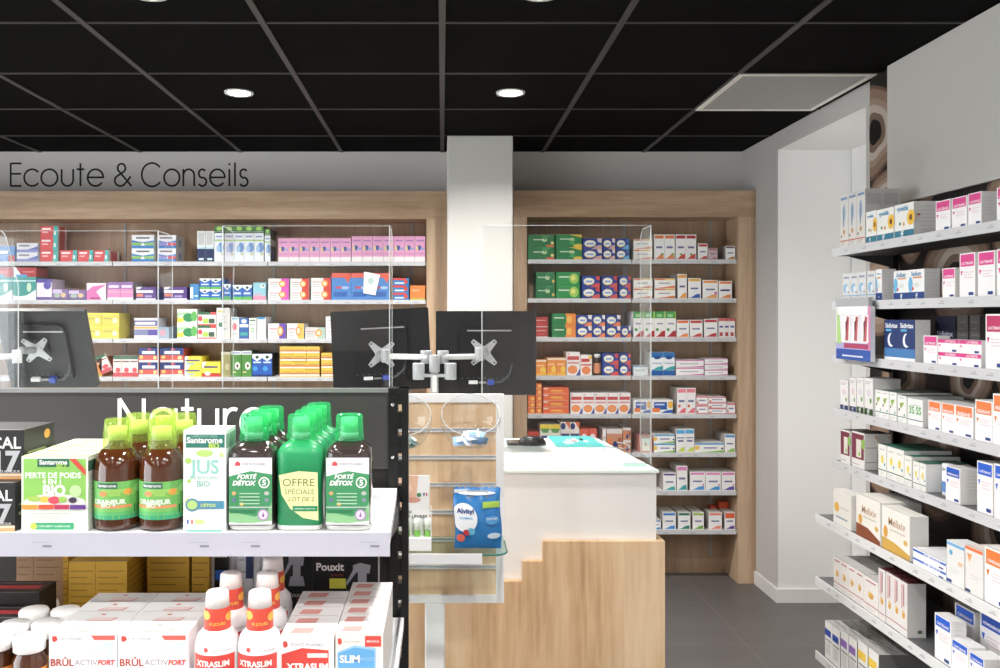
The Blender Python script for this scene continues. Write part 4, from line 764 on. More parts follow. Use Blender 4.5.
# monitors ------------------------------------------------------------
BLK = M('202123', .35); BLK2 = M('17181a', .4); SIL = M('b4b5b7', .35, .3)
def monitor(xc, zc, y, w, h, tilt, roll, label):
    m = empty('monitor', (xc, y, zc), label, 'monitor', 'black monitors seen from behind'); m.rotation_euler = (math.radians(tilt), math.radians(roll), 0)
    MB().prism(rrect(-w / 2, -h / 2, w / 2, h / 2, .006), 0, .028, BLK).build('back_shell', m)
    MB().box(-w / 2 + .012, w / 2 - .012, .0281, .029, -h / 2 + .014, h / 2 - .012, M('0a0b0d', .1)).build('screen', m)
    MB().prism(rrect(-w * .27, -h * .40, w * .27, h * .34, .03), -.022, -.0002, BLK2).build('rear_hump', m)
    mb = MB(); mb.box(-w * .19, w * .25, -.0245, -.0222, h * .26, h * .275, M('b5b5b6', .3, .5)); mb.build('highlight_strip', m)  # pale strip painting the shelf light caught in a groove
    mb = MB(); mb.box(-.07, -.035, -.04, -.0222, -h * .36, -h * .32, 'cfd0cf'); mb.box(.005, .03, -.045, -.0222, -h * .37, -h * .31, '2a45a0'); mb.box(-.03, .0, -.035, -.0222, -h * .355, -h * .335, '8a8b8c'); mb.build('cable_plug', m)
    MB().tube([(.03, -.035, -h * .34), (.06, -.045, -h * .33), (.09, -.05, -h * .25), (.10, -.045, -h * .12)], .004, '45474a', 8).build('cable', m)
    mb = MB()
    for i in range(9): mb.box(-.1 + i * .023, -.092 + i * .023, -.0235, -.0222, -h * .30, -h * .29, '5d5e60')
    mb.build('vent', m)
    return m
YM = 3.46
monitor(PX(381, YM), PZ(350, YM), YM, .394, .325, -3, -2.8, 'black monitor seen from behind, left screen of the twin arm')
monitor(PX(486, YM), PZ(353, YM), YM, .402, .337, 0, 0, 'black monitor seen from behind, right screen of the twin arm')
monitor(PX(47, YM), PZ(350, YM), YM, .352, .34, 24, 0, 'tilted black monitor seen from behind at the left photo edge')
def vesa(mb, x, y, z, rot=0):
    for k in range(4):
        a = math.radians(45 + 90 * k + rot); dx, dz = math.cos(a), math.sin(a); nx, nz = -dz, dx
        L_, w1, w2 = .066, .017, .008
        mb.prism([(x + nx * w1 + dx * .015, z + nz * w1 + dz * .015), (x - nx * w1 + dx * .015, z - nz * w1 + dz * .015), (x - nx * w2 + dx * L_, z - nz * w2 + dz * L_), (x + nx * w2 + dx * L_, z + nz * w2 + dz * L_)], y - .003, y, SIL)
        mb.prism([(x + dx * .058 + .004 * math.cos(t), z + dz * .058 + .004 * math.sin(t)) for t in [i * PI / 4 for i in range(8)]], y - .0038, y - .0031, '3a3a3b')
    mb.prism([(x + .026 * math.cos(t), z + .026 * math.sin(t)) for t in [i * PI / 8 for i in range(16)]], y - .006, y - .0005, SIL)
am = empty('twin_screen_mount', (0, 0, 0), 'silver twin-armed mount on a short pole holding two black monitors', 'monitor stand')
YP = 3.36; xp = PX(434.5, YP)
SG = M('a6a8ab', .35, .2); WH = M('d2d2d1', .4)
mb = MB().box(xp - .015, xp + .015, YP - .008, YP + .02, ZC + .0005, PZ(362, YP), SG, .004)
mb.box(xp - .05, xp + .05, YP - .03, YP + .05, ZC + .0005, ZC + .012, SG, .003); mb.build('pole', am)
mb = MB()
for i in range(10):
    pass
mb.prism(rrect(xp - .009, PZ(392, YP), xp + .009, PZ(375, YP), .0088), YP - .016, YP - .0085, WH); mb.build('release_lever', am)
def cyl(cx, cy, z0, z1, r, mat, nm):
    MB().lathe([(0, z0), (r * .93, z0), (r, z0 + .003), (r, z1 - .003), (r * .93, z1), (0, z1)], mat, (cx, cy, 0), 24, caps=False).build(nm, am)
cyl(xp, YP, PZ(372, YP), PZ(355, YP), .021, SG, 'centre_joint')
for s in (-1, 1):
    cyl(xp + s * .062, YP + .0, PZ(379.5, YP), PZ(363, YP), .0235, SG, 'lower_joint')
    cyl(xp + s * .033, YP + .045, PZ(364, YP), PZ(351, YP), .0235, SG, 'upper_joint')
    MB().box(min(xp, xp + s * .062), max(xp, xp + s * .062), YP - .012, YP + .012, PZ(377, YP), PZ(374, YP), SG).build('cross_link', am)
tx = [PX(381.5, YM - .04), PX(484, YM - .04)]
for s, x, z in ((-1, tx[0], PZ(354, YM)), (1, tx[1], PZ(352, YM))):
    MB().tube([(xp + s * .03, YP + .03, PZ(357.5, YP)), (x - s * .02, YM - .075, PZ(355.5, YM))], .011, WH, 12).build('arm', am)
    cyl(x - s * .02, YM - .075, z - .03, z + .02, .018, SG, 'tilt_joint')
    mb = MB(); vesa(mb, x, YM - .0345, z); mb.tube([(x, YM - .07, z), (x, YM - .037, z)], .018, SG, 14); mb.build('mounting_plate', am)
al = empty('screen_mount', (0, 0, 0), 'white screen mount reaching in from the left photo edge', 'monitor stand')
x = PX(43, YM); z = PZ(349.5, YM)
MB().tube([(PX(-40, YM), YM - .13, PZ(358, YM)), (PX(30, YM), YM - .13, PZ(354.5, YM))], .011, WH, 12).build('arm', al)
mb = MB(); mb.lathe([(0, -.026), (.018, -.025), (.018, .025), (0, .026)], WH, (PX(33, YM), YM - .13, PZ(355, YM)), 20); mb.tube([(PX(35, YM), YM - .13, z), (x, YM - .07, z)], .014, SG, 12); mb.build('tilt_joint', al)
mb = MB(); vesa(mb, 0, 0, 0, 3); vo_ = mb.build('mounting_plate', al, (x, YM - .052, z)); vo_.rotation_euler = (math.radians(24), 0, 0)
mb = MB(); mb.box(PX(-40, YM) - .02, PX(-40, YM) + .02, YM - .15, YM - .11, ZC + .0005, PZ(352, YM), SG, .004); mb.build('pole', al)

# things on the counter
zc = ZC + .0006
mo = empty('computer_mouse', (PX(532, 3.47), 3.47, zc), 'black computer mouse on the white counter', 'mouse')
def blob(a, b, h, mat, n=20, k=8, p=2.3):
    mb = MB(); prof = [(1, 0)] + [(math.cos(i * PI / 2 / k) ** .6 if i < k else .001, h * math.sin(i * PI / 2 / k)) for i in range(1, k + 1)]
    mb.lathe(prof, mat, n=n, sx=a, sy=b, power=p); return mb
blob(.058, .032, .036, M('1a1b1d', .25)).build('body', mo)
MB().tube([(.030, 0, .027), (.04, 0, .024)], .004, '5a5b5d', 8).build('scroll_wheel', mo)
ph = empty('card_reader', (PX(514, 3.5), 3.50, zc), 'small flat dark handset lying left of the black mouse', 'handset')
MB().prism(rrect(-.03, -.05, .03, .05, .008), 0, .01, M('2b2826', .3), 'Z').build('body', ph)
MB().prism(rrect(-.025, -.043, .025, .043, .005), .0101, .0107, M('4a4038', .2), 'Z').build('screen', ph)
br = empty('brochure_stack', (0, 0, zc), 'turquoise brochure with white leaf print lying on counter', 'brochure')
def cp(px, py, dz=0):
    y = (HC - ZC) * F / (py - CY); return (PX(px, y), y)
q = [cp(557, 449.5), cp(606, 449.5), cp(590, 438.5), cp(547, 438.5)]
MB().prism(q, 0, .008, 'eeeeec', 'Z').build('pages', br)
mb = MB().prism(q, .0085, .010, M('3fb9b4', .35), 'Z')
def bq(u, v, e):
    a = Vector(q[0]).lerp(Vector(q[1]), u); b = Vector(q[3]).lerp(Vector(q[2]), u); c = a.lerp(b, v); return (c.x, c.y, .0102 + e)
for i in range(9):
    a = i * .7; mb.decal(('e', .5 + .24 * math.cos(a), .5 + .2 * math.sin(a * 1.3), .05, .09, 'c9ebe8'), bq, 1, 0)
mb.decal(('e', .5, .55, .06, .12, 'd98a94'), bq, 1, 1)
mb.build('cover', br)
c0 = [cp(606, 447), cp(614, 448.5), cp(622, 449.5), cp(629, 449), cp(630, 447), cp(624, 444.5), cp(617, 443)]
tag(MB().tube([(a, b, zc + .003) for a, b in c0], .0022, 'a9adaf', 8).build('charging_cable'), 'thin grey cable looping right of the turquoise brochure', 'cable')

# ================================================================== SLATWALL DISPLAY
YD = 2.60
ds = empty('slatwall_stand', (0, 0, 0), 'white framed oak slatwall display stand on white post, before the counter', 'display stand')
dx0, dx1 = PX(366, YD), PX(504, YD); dz0, dz1 = PZ(603, YD), PZ(394.5, YD); fw = .024; WF = M('f1f0ee', .4)
mb = MB(); mb.box(dx0, dx1, YD, YD + .03, dz1 - fw, dz1, WF); mb.box(dx0, dx1, YD, YD + .03, dz0, dz0 + fw, WF); mb.box(dx0, dx0 + fw, YD, YD + .03, dz0 + fw, dz1 - fw, WF); mb.box(dx1 - fw, dx1, YD, YD + .03, dz0 + fw, dz1 - fw, WF); mb.build('frame', ds)
MB().box(dx0 + fw, dx1 - fw, YD + .008, YD + .026, dz0 + fw, dz1 - fw, OAK).build('wood_panel', ds)
for py in (430.2, 457.4, 484.9, 512.3, 539.8, 567.2):
    z = PZ(py, YD); mb = MB(); AL = M('ebecec', .35, .25); mb.box(dx0 + fw, dx1 - fw, YD + .001, YD + .0078, z - .006, z - .003, AL); mb.box(dx0 + fw, dx1 - fw, YD + .001, YD + .0078, z + .004, z + .006, AL); mb.box(dx0 + fw, dx1 - fw, YD + .0068, YD + .0078, z - .003, z + .004, M('c9cacb', .35, .2)); mb.build('slat_rail', ds)
MB().box(PX(425, YD + .02), PX(445, YD + .02), YD + .0, YD + .05, .012, dz0 - .0005, WF, .004).build('post', ds)
MB().box(PX(435, YD) - .18, PX(435, YD) + .18, YD - .13, YD + .17, 0, .0115, WF, .004).build('base_plate', ds)
# glass shelf
zs = PZ(554, 2.4)
gs = empty('glass_shelf', (0, 0, 0), 'small clear glass shelf with white price rail on the slatwall', 'shelf')
x1 = PX(507.5, 2.42); x0 = dx0 - .005; r = .04
MB().prism([(x0, 2.4), (x1 - r, 2.4)] + [(x1 - r + r * math.sin(a * PI / 16), 2.4 + r - r * math.cos(a * PI / 16)) for a in range(1, 9)] + [(x1, YD - .001), (x0, YD - .001)], zs - .006, zs, GLASSG, 'Z').build('glass_pane', gs)
MB().tube([(x1 - r - .06, 2.3995, zs - .003), (x1 - r, 2.3995, zs - .003)] + [(x1 - r + r * math.sin(a * PI / 16), 2.4 + r - r * math.cos(a * PI / 16), zs - .003) for a in range(1, 9)] + [(x1 + .0005, 2.55, zs - .003)], .0028, M('3a7a6e', .15), 6).build('green_edge', gs)
MB().box(x0, PX(482, 2.4), 2.392, 2.3965, PZ(563.5, 2.4), zs + .002, 'e9eaec').build('price_rail', gs)
for x in (dx0 + .05, dx1 - .05): MB().prism([(YD - .001, zs - .0065), (2.45, zs - .0065), (YD - .001, zs - .04)], x - .002, x + .002, 'b9babb', 'X').build('bracket', gs)
# cardboard lip-balm display
cd = empty('counter_card_display', (PX(407, 2.43), 2.43, zs + .0005), 'white cardboard lip care display with face photo, left on glass shelf', 'display')
ww = .125; mb = MB()
mb.box(-ww / 2, ww / 2, .04, .046, .0, .205, 'eeeceb')
fm = lambda u, v, e: (-ww / 2 + u * ww, .04 - e, .205 * v)
for i, dd in enumerate([('p', [(0, .55), (.35, .55), (.7, .7), (.75, 1), (0, 1)], 'e6b79a'), ('e', .35, .82, .25, .1, 'f0cbb2'), ('e', .6, .66, .2, .04, 'd99a84'), ('t', 'BAUME', .45, .49, .3, '5a8f6a'), ('t', 'STICK DE LÈVRES', .52, .43, .86, '3a3a3a'), ('e', .76, .73, .05, .03, '4f8f5f'), ('r', .86, .72, .89, .76, '2f4f9a'), ('r', .92, .72, .95, .76, 'c9424a')]): mb.decal(dd, fm, ww / .222, i)
mb.build('back_card', cd)
mb = MB(); mb.box(-ww / 2, ww / 2 + .006, 0, .039, 0, .035, 'f0efee'); mb.prism([(0.0, .035), (.039, .035), (.039, .12)], -ww / 2 - .001, -ww / 2 + .001, 'ecebea', 'X'); mb.prism([(0.0, .035), (.039, .035), (.039, .12)], ww / 2 + .004, ww / 2 + .006, 'ecebea', 'X'); mb.build('tray', cd)
for i in range(4):
    t = tag(MB().lathe([(0, 0), (.009, 0), (.009, .02), (.0095, .02), (.0095, .05), (0, .052)], 'dfe9da', n=14).build('lip_balm', loc=(cd.location.x - .032 + i * .03, 2.455, zs + .036)), 'small white and green lip balm stick, %s from left in display' % ORD[i + 1], 'lip balm', 'lip balm sticks')
    mb = MB().lathe([(.0092, .0), (.0093, .018)], '7cc24a', n=14, caps=False); mb.build('green_base', t)
# blue bag
bg = empty('gummies_bag', (PX(477.5, 2.455), 2.455, zs + .001), 'bright blue pouch with white circle, clipped to the slatwall', 'bag')
bw, bh = .133, .172; nx, nz = 16, 22
def bagpt(i, j, side):
    u, v = i / nx, j / nz
    th = .028 * (math.sin(PI * u) ** .6) * (math.sin(PI * min(1, v * 1.02)) ** .6 if v < .98 else 0)
    wr = .0022 * math.sin(17 * u + 5 * v) * math.sin(9 * v + 3)
    edge = (.004 if (j in (0, nz) and i % 2) else 0)
    return (-bw / 2 + bw * u * (1) + .003 * math.sin(6 * v), side * (th + .0006) + (wr if side < 0 else 0) * (0 < j < nz), bh * v + (edge if j == nz else 0))
mb = MB()
for side in (-1, 1):
    vs = [bagpt(i, j, side) for j in range(nz + 1) for i in range(nx + 1)]
    fs = [(j * (nx + 1) + i, j * (nx + 1) + i + 1, (j + 1) * (nx + 1) + i + 1, (j + 1) * (nx + 1) + i) for j in range(nz) for i in range(nx)]
    mb.add(vs, fs, M('2580c8', .25), True)
mb.build('pouch', bg)
mb = MB()
def bfm(u, v, e):
    th = .028 * (math.sin(PI * max(0, min(1, u))) ** .6) * (math.sin(PI * max(0.0, min(1, v * 1.02))) ** .6) + .0055
    return (-bw / 2 + bw * u + .003 * math.sin(6 * v), -th - e * 3, bh * v)
def patch(cx, cy, rx, ry, col, k, n=8):
    vs = []; fs = []
    for a in range(n + 1):
        for b_ in range(24):
            t = 2 * PI * b_ / 24; vs.append(bfm(min(.99, max(.01, cx + rx * a / n * math.cos(t))), cy + ry * a / n * math.sin(t), .0003 * k))
    for a in range(n):
        for b_ in range(24): fs.append((a * 24 + b_, a * 24 + (b_ + 1) % 24, (a + 1) * 24 + (b_ + 1) % 24, (a + 1) * 24 + b_))
    mb.add(vs, fs, col, True)
patch(.22, .54, .27, .24, 'f0f3f6', 1)
patch(.24, .3, .07, .05, 'c9303a', 2); patch(.12, .2, .09, .065, 'e0604a', 2); patch(.34, .32, .08, .06, '59b6d6', 2); patch(.82, .24, .14, .05, 'cfe6f2', 1); mb.decal(('r', .62, .70, .98, .80, 'a5cf3c'), bfm, 1, 3); patch(.8, .5, .15, .07, '4ba0dc', 1); patch(.5, .93, .4, .03, 'e6ecf4', 1)
mb.decal(('t', 'Alvityl', .245, .64, .36, '24408a', .03), bfm, bw / bh, 3)
mb.decal(('t', 'GOMMES', .25, .54, .28, '6ab0d8', .01), bfm, bw / bh, 3)
mb.decal(('t', 'Format', .80, .53, .24, 'eaf4fb', .01), bfm, bw / bh, 3)
mb.decal(('r', .0, .93, .3, .99, 'e6eaf2'), lambda u, v, e: (-bw / 2 + bw * u, -.009, bh * v), 1, 2)
mb.build('printed_label', bg)
MB().box(-.03, .03, -.014, -.0095, bh * .84, bh * .98, EDGE).box(-.012, .012, -.0145, .105, bh * .94, bh * .99, BOWL).build('clip', bg)

# fish bowls
def bowl(cx, cy, r, y, tilt, label):
    o = empty('fish_bowl', (PX(cx, y), y, PZ(cy, y)), label, 'bowl', 'clear plastic bowls hung on the slatwall')
    a0 = 74; pr = []; Rm = Matrix.Rotation(math.radians(tilt), 3, 'X')
    for i in range(17): a = math.radians(180 - (180 - a0) * i / 16); pr.append((max(.0005, r * math.sin(a)), r * math.cos(a)))
    mb = MB().lathe(pr, BOWL, n=40, caps=False, R=Rm); mb.v = [(v[0], v[1], max(v[2], -r * .90)) for v in mb.v]; mb.build('bowl', o)
    a = math.radians(a0); MB().tube([Rm @ Vector((r * math.sin(a) * math.cos(t), r * math.sin(a) * math.sin(t), r * math.cos(a))) for t in [i * PI / 18 for i in range(37)]], .0016, EDGE, 8, False).build('rim', o)
    return o
YW = 2.47
bowl(470.5, 420, .086, YW, 38, 'large clear round bowl holding blue sachets on the slatwall')
bowl(402, 421, .086, YW, 38, 'clear round bowl with green packets, half hidden by black post')
def sachet(x, y, z, w, h, col, c2, label, rz, rx, grp):
    n = 6; mb = MB(); h *= 1.0
    for s in (-1, 1):
        vs = [(-w / 2 + w * i / n, -h / 2 + h * j / n, s * .006 * math.sin(PI * i / n) * math.sin(PI * j / n)) for j in range(n + 1) for i in range(n + 1)]
        mb.add(vs, [(j * (n + 1) + i, j * (n + 1) + i + 1, (j + 1) * (n + 1) + i + 1, (j + 1) * (n + 1) + i) for j in range(n) for i in range(n)], col, True)
    mb.add([(-w * .25, -h * .25, .0068), (w * .25, -h * .25, .0068), (w * .25, h * .2, .0068), (-w * .25, h * .2, .0068)], [(0, 1, 2, 3)], c2)
    o = mb.build('sachet', loc=(x, y, z)); o.rotation_euler = (rx, random.uniform(-.2, .2), rz); tag(o, label, 'sachet', grp)
zb = PZ(449, YW) + .012
spots = [(-.028, 0, .012), (-.012, -.018, .012), (.012, .006, .010), (.027, -.004, .012), (-.022, .016, .022), (.020, .014, .024), (.004, -.008, .028)]
for i, (dx, dy, dz) in enumerate(spots):
    c = ('8db9e6', 'f0f4f8') if i in (0, 2, 3, 5) else ('eaf1f8', '6aa0dc')
    sachet(PX(470.5, YW) + dx, YW + dy, zb + dz, .045, .034, c[0], c[1], 'small %s sachet in the large bowl, %s' % ('pale blue' if c[0] == '8db9e6' else 'white', ['at far left', 'front left', 'in the middle', 'at right', 'upper left', 'upper right', 'on top front'][i]), i * 1.1, .75, 'sachets in the large bowl')
for i, (dx, dy, dz) in enumerate([(.012, 0, 0), (.03, -.01, .012), (-.01, -.01, .01)]):
    sachet(PX(402, YW) + dx, YW + dy, zb + .002 + dz, .044, .036, '5d7f7a', 'e6ece8', 'grey-green packet in the half hidden bowl, %s' % ['lowest', 'right upper', 'left upper'][i], i * .9 + .4, .7, 'packets in the half hidden bowl')

# ================================================================== FRONT GONDOLA (Nature)
gn = empty('gondola', (0, 0, 0), 'black framed white display gondola with dark header in left foreground', 'shelving')
GX0 = -1.35; YH = 1.91; Z1 = HC - .3755; Z2 = .86
PB = M('1d1d1e', .35, .3); HG = M('3b3938', .45)
MB().box(GX0, PX(389, YH), YH, YH + .012, PZ(468, YH), PZ(392.5, YH), HG).build('header_panel', gn)
MB().box(GX0, PX(400, YH), YH - .004, YH + .02, PZ(392.4, YH), PZ(388.5, YH), M('8b8c8d', .3, .4)).build('top_rail', gn)
lt = lettering('n', 'Nature', PX(117, YH), PX(270, YH), PZ(437, YH), 38 * YH / F, YH - .0012, M('f4f4f2', .5), .0085); lt.build('header_lettering', gn)
for py in (396.5 + 8, 457): MB().lathe([(.0002, 0), (.0045, .0), (.0045, .002), (.0002, .003)], M('d0d0d0', .2, .9), (PX(393, YH), YH - .006, PZ(py, YH)), 12, R=Matrix.Rotation(PI / 2, 3, 'X')).build('screw', gn)
MB().box(GX0, PX(388, YH) , YH + .02, YH + .03, .12, PZ(470, YH), M('3c3835', .6)).build('back_panel', gn)
# slotted post
xl, xm, xn, xr = PX(388.5, YH), PX(398, YH), PX(402, YH), PX(408.5, YH)
mb = MB(); zt = PZ(388, YH)
mb.box(xl, xm, YH - .005, YH + .03, 0, PZ(390, YH), PB); mb.box(xn, xr, YH - .012, YH + .03, 0, zt, PB); z = zt; mb.box(xl, xr, YH - .008, YH + .03, zt - .008, zt, PB)
while z > .1: mb.box(xm, xn, YH - .004, YH + .03, z - .036, z, PB); z -= .054
mb.build('slotted_post', gn)
MB().box(GX0, GX0 + .04, YH, YH + .03, 0, zt, PB).build('slotted_post', gn)
MB().box(GX0, xr, 1.42, YH + .03, 0, .1, PB).build('base', gn)
SW = M('f3f3f4', .35); RAIL = M('bfbfcc', .35)
X1f, X1b = PX(390, 1.5), PX(397, 1.89)
s1 = MB().prism([(GX0, 1.503), (X1f, 1.503), (X1b, 1.895), (GX0, 1.895)], Z1 - .02, Z1, SW, 'Z').build('shelf', gn)
r = MB().box(GX0, X1f, 1.497, 1.5028, PZ(556, 1.5), Z1 + .0012, RAIL)
for px in (33, 190, 241, 360):
    x = PX(px, 1.5); r.add([(x, 1.4965, Z1 - .016), (x + .03, 1.4965, Z1 - .016), (x + .03, 1.4965, Z1 - .0145), (x, 1.4965, Z1 - .0145)], [(0, 1, 2, 3)], 'b0b0b8'); r.add([(x + .018, 1.4965, Z1 - .024), (x + .034, 1.4965, Z1 - .024), (x + .034, 1.4965, Z1 - .020), (x + .018, 1.4965, Z1 - .020)], [(0, 1, 2, 3)], '8a8a92')
r.build('price_rail', s1)
MB().prism([(1.53, Z1 - .0205), (1.895, Z1 - .0205), (1.895, Z1 - .075), (1.83, Z1 - .07)], X1f - .006, X1f - .002, PB, 'X').build('bracket', s1)
s2 = MB().box(GX0, PX(390, 1.42) + .002, 1.383, 1.895, Z2 - .02, Z2, SW).build('shelf', gn)
MB().box(GX0, PX(390, 1.42), 1.377, 1.3828, Z2 - .04, Z2 + .001, RAIL).build('price_rail', s2)
MB().prism([(1.40, Z2), (1.89, Z2), (1.89, Z2 + .05), (1.40, Z2 + .05)], PX(389, 1.42) - .002, PX(389, 1.42), BOWL, 'X').build('side_fence', s2)

US = 'upper gondola shelf'; LS = 'lower gondola shelf'
e0 = .0006
def boxat(k, pxl, pxr, y, pyt, z, d, label, grp=None, name='medicine_box', n=1, dy=None, tail=None, top=None):
    X0, X1 = PX(pxl, y), PX(pxr, y); zt = PZ(pyt, y) if top is None else top
    for i in range(n):
        o = bpy.data.objects.new(name, pack_mesh(k, X1 - X0, d, zt - z - e0)); COL.objects.link(o)
        o.location = ((X0 + X1) / 2 , y + i * (dy or d + .001), z + e0)
        tag(o, label if n == 1 else label % (['frontmost', 'second from front', 'third from front', 'fourth from front', 'fifth from front', 'sixth from front'][i] if i < n - 1 or n == 2 and i == 0 else 'rearmost'), 'box', grp)
    return o
st('cal', 'x', '2b2b2d', [('t', 'XX CAL', .55, .74, .82, 'ecebe6', .02), ('t', '17', .78, .36, .34, 'b9bcc0', .04), ('p', [(.38, .2), (.52, .2), (.56, .42), (.46, .5)], 'ef9a2c'), ('r', 0, .06, 1, .12, 'e8c9a8'), ('r', 0, 0, 1, .055, 'd9a060'), ('t', 'COMPRIMÉS MINCEUR', .7, .165, .5, 'cfcfcf')], top='2e2c2b', side='2c2b29', R=[('e', .75, .8, .1, .1, 'e8982c'), ('r', .1, .3, .9, .36, 'b9b39a'), ('r', .1, .5, .7, .54, '9fae6a')])
boxat('cal', -52, 15, 1.51, 483, Z1, .12, 'black slimming pill box with orange flame, lower of the left pair', 'black boxes on upper shelf')
o = boxat('cal', -48, 24, 1.54, 430, PZ(479.5, 1.54), .12, 'black slimming pill box with orange flame, upper of the left pair', 'black boxes on upper shelf'); 
o.location.z = Z1 + (PZ(483, 1.51) - Z1) + .001
st('bio', 'x', 'eff2e8', [('r', .03, .36, .97, .97, '8fcf5a'), ('e', .5, .38, .47, .12, 'eff2e8'), ('r', .24, .86, .72, .97, '2f6f56'), ('t', 'Santarome', .48, .925, .42, 'f2f6f0', .03), ('t', 'BIO', .6, .875, .14, 'a9d84a', .03), ('p', [(.72, .97), (.82, .97), (.97, .82), (.97, .74)], 'd8473c'),
   ('t', 'PERTE DE POIDS', .48, .75, .84, 'f6faf0', .03), ('t', '4 EN 1', .46, .665, .28, 'f6faf0', .03), ('t', 'BIO', .5, .55, .34, 'f6faf0', .05), ('e', .82, .54, .09, .08, 'bfe0a0'), ('e', .35, .43, .08, .04, 'efc43a'), ('e', .5, .42, .09, .05, 'dd4a5e'), ('e', .78, .42, .06, .04, '4a3a50'), ('e', .2, .44, .1, .04, 'a9cf5a'), ('e', .63, .43, .06, .04, '9ac84a'),
   ('r', .02, .3, .26, .36, 'ef9a2c'), ('r', .27, .3, .5, .36, 'e0552f'), ('r', .51, .3, .73, .36, 'c22f5a'), ('r', .74, .3, .98, .36, '6a3f92'), ('r', .18, .03, .8, .12, '37b07a'), ('t', 'COMPLEMENT ALIMENTAIRE', .5, .075, .5, 'e6f4ea'), ('e', .2, .075, .05, .045, 'c9dc4a')] + bars(.14, .24, 2, .6, 'c9ccc4', .06, .012),
   top='dfeecb', side='dfe5d8', T=[('r', 0, .0, 1, .35, 'b9dc86'), ('r', .2, .5, .5, .6, 'e88a3a'), ('r', .6, .5, .7, .6, 'a03a6a')], R=[('r', 0, .8, 1, .94, '3a6a50')] + bars(.2, .7, 7, .6, 'b9bdb0', .08, .012))
boxat('bio', 21.5, 88, 1.510, 456.5, Z1, .054, 'green and white fruit diet box left of brown bottles, %s', 'green diet boxes', n=4)
st('jus', 'x', 'f1f3f0', [('r', .06, .83, .97, .96, '2f7f70'), ('t', 'Santarome', .5, .905, .84, 'f2f6f4', .03), ('t', 'BIO', .72, .85, .24, 'c0dc4a', .04), ('t', 'LABORATOIRE', .5, .945, .6, '8fc0b6'), ('e', .5, .775, .2, .035, 'b9dc72'), ('e', .12, .7, .08, .03, 'b0d66a'), ('e', .9, .76, .05, .025, 'c9e48a'), ('e', .14, .5, .05, .02, 'b0d66a'), ('e', .1, .3, .05, .03, 'c9e48a'),
   ('t', 'JUS', .5, .62, .68, '8fcfc6', .01), ('t', 'DE BOULEAU', .5, .535, .66, 'a2cabf'), ('t', 'BIO', .48, .475, .3, '8cc4b8', .01), ('r', .25, .225, .96, .305, '4b93b4'), ('e', .22, .265, .16, .065, '5a96ac'), ('e', .22, .265, .12, .045, 'b4d87a'), ('t', 'DÉTOX', .6, .265, .36, 'd9e86a', .02), ('r', .1, .08, .14, .12, '3a4fc0'), ('r', .2, .08, .24, .12, 'e0605a'), ('r', .3, .08, .5, .12, 'cfe48a'), ('r', .08, .0, .92, .022, '7dc0ae')],
   side='d5e3dc', R=[('r', 0, .82, 1, .96, '7aa88e')] + bars(.2, .7, 6, .6, 'b9ccc2', .09, .01))
boxat('jus', 183.3, 226, 1.510, 430.5, Z1, .07, 'tall white birch juice box with leaves between bottles', None)

# brown syrup bottles --------------------------------------------------
BRN = bpy.data.materials.new('brown_glass'); BRN.use_nodes = True
b_ = BRN.node_tree.nodes['Principled BSDF']; b_.inputs['Base Color'].default_value = rgb('4a2610'); b_.inputs['Roughness'].default_value = .06; b_.inputs['Coat Weight'].default_value = .6
def wrapmap(r, z0, z1, a0, a1, power=2.0, sx=1, sy=1):
    def fm(u, v, e):
        a = math.radians(a0 + (a1 - a0) * u); ca, sa = math.cos(a), math.sin(a)
        q = (abs(ca) ** power + abs(sa) ** power) ** (-1 / power)
        return ((r + e) * q * ca * sx, (r + e) * q * sa * sy, z0 + (z1 - z0) * v)
    return fm
def wrap_rect(mb, fm, u0, v0, u1, v1, col, k, n=14):
    vs = []; fs = []
    for i in range(n + 1):
        u = u0 + (u1 - u0) * i / n; vs += [fm(u, v0, .0002 * k), fm(u, v1, .0002 * k)]
    for i in range(n): fs.append((2 * i, 2 * i + 2, 2 * i + 3, 2 * i + 1))
    mb.add(vs, fs, col, True)
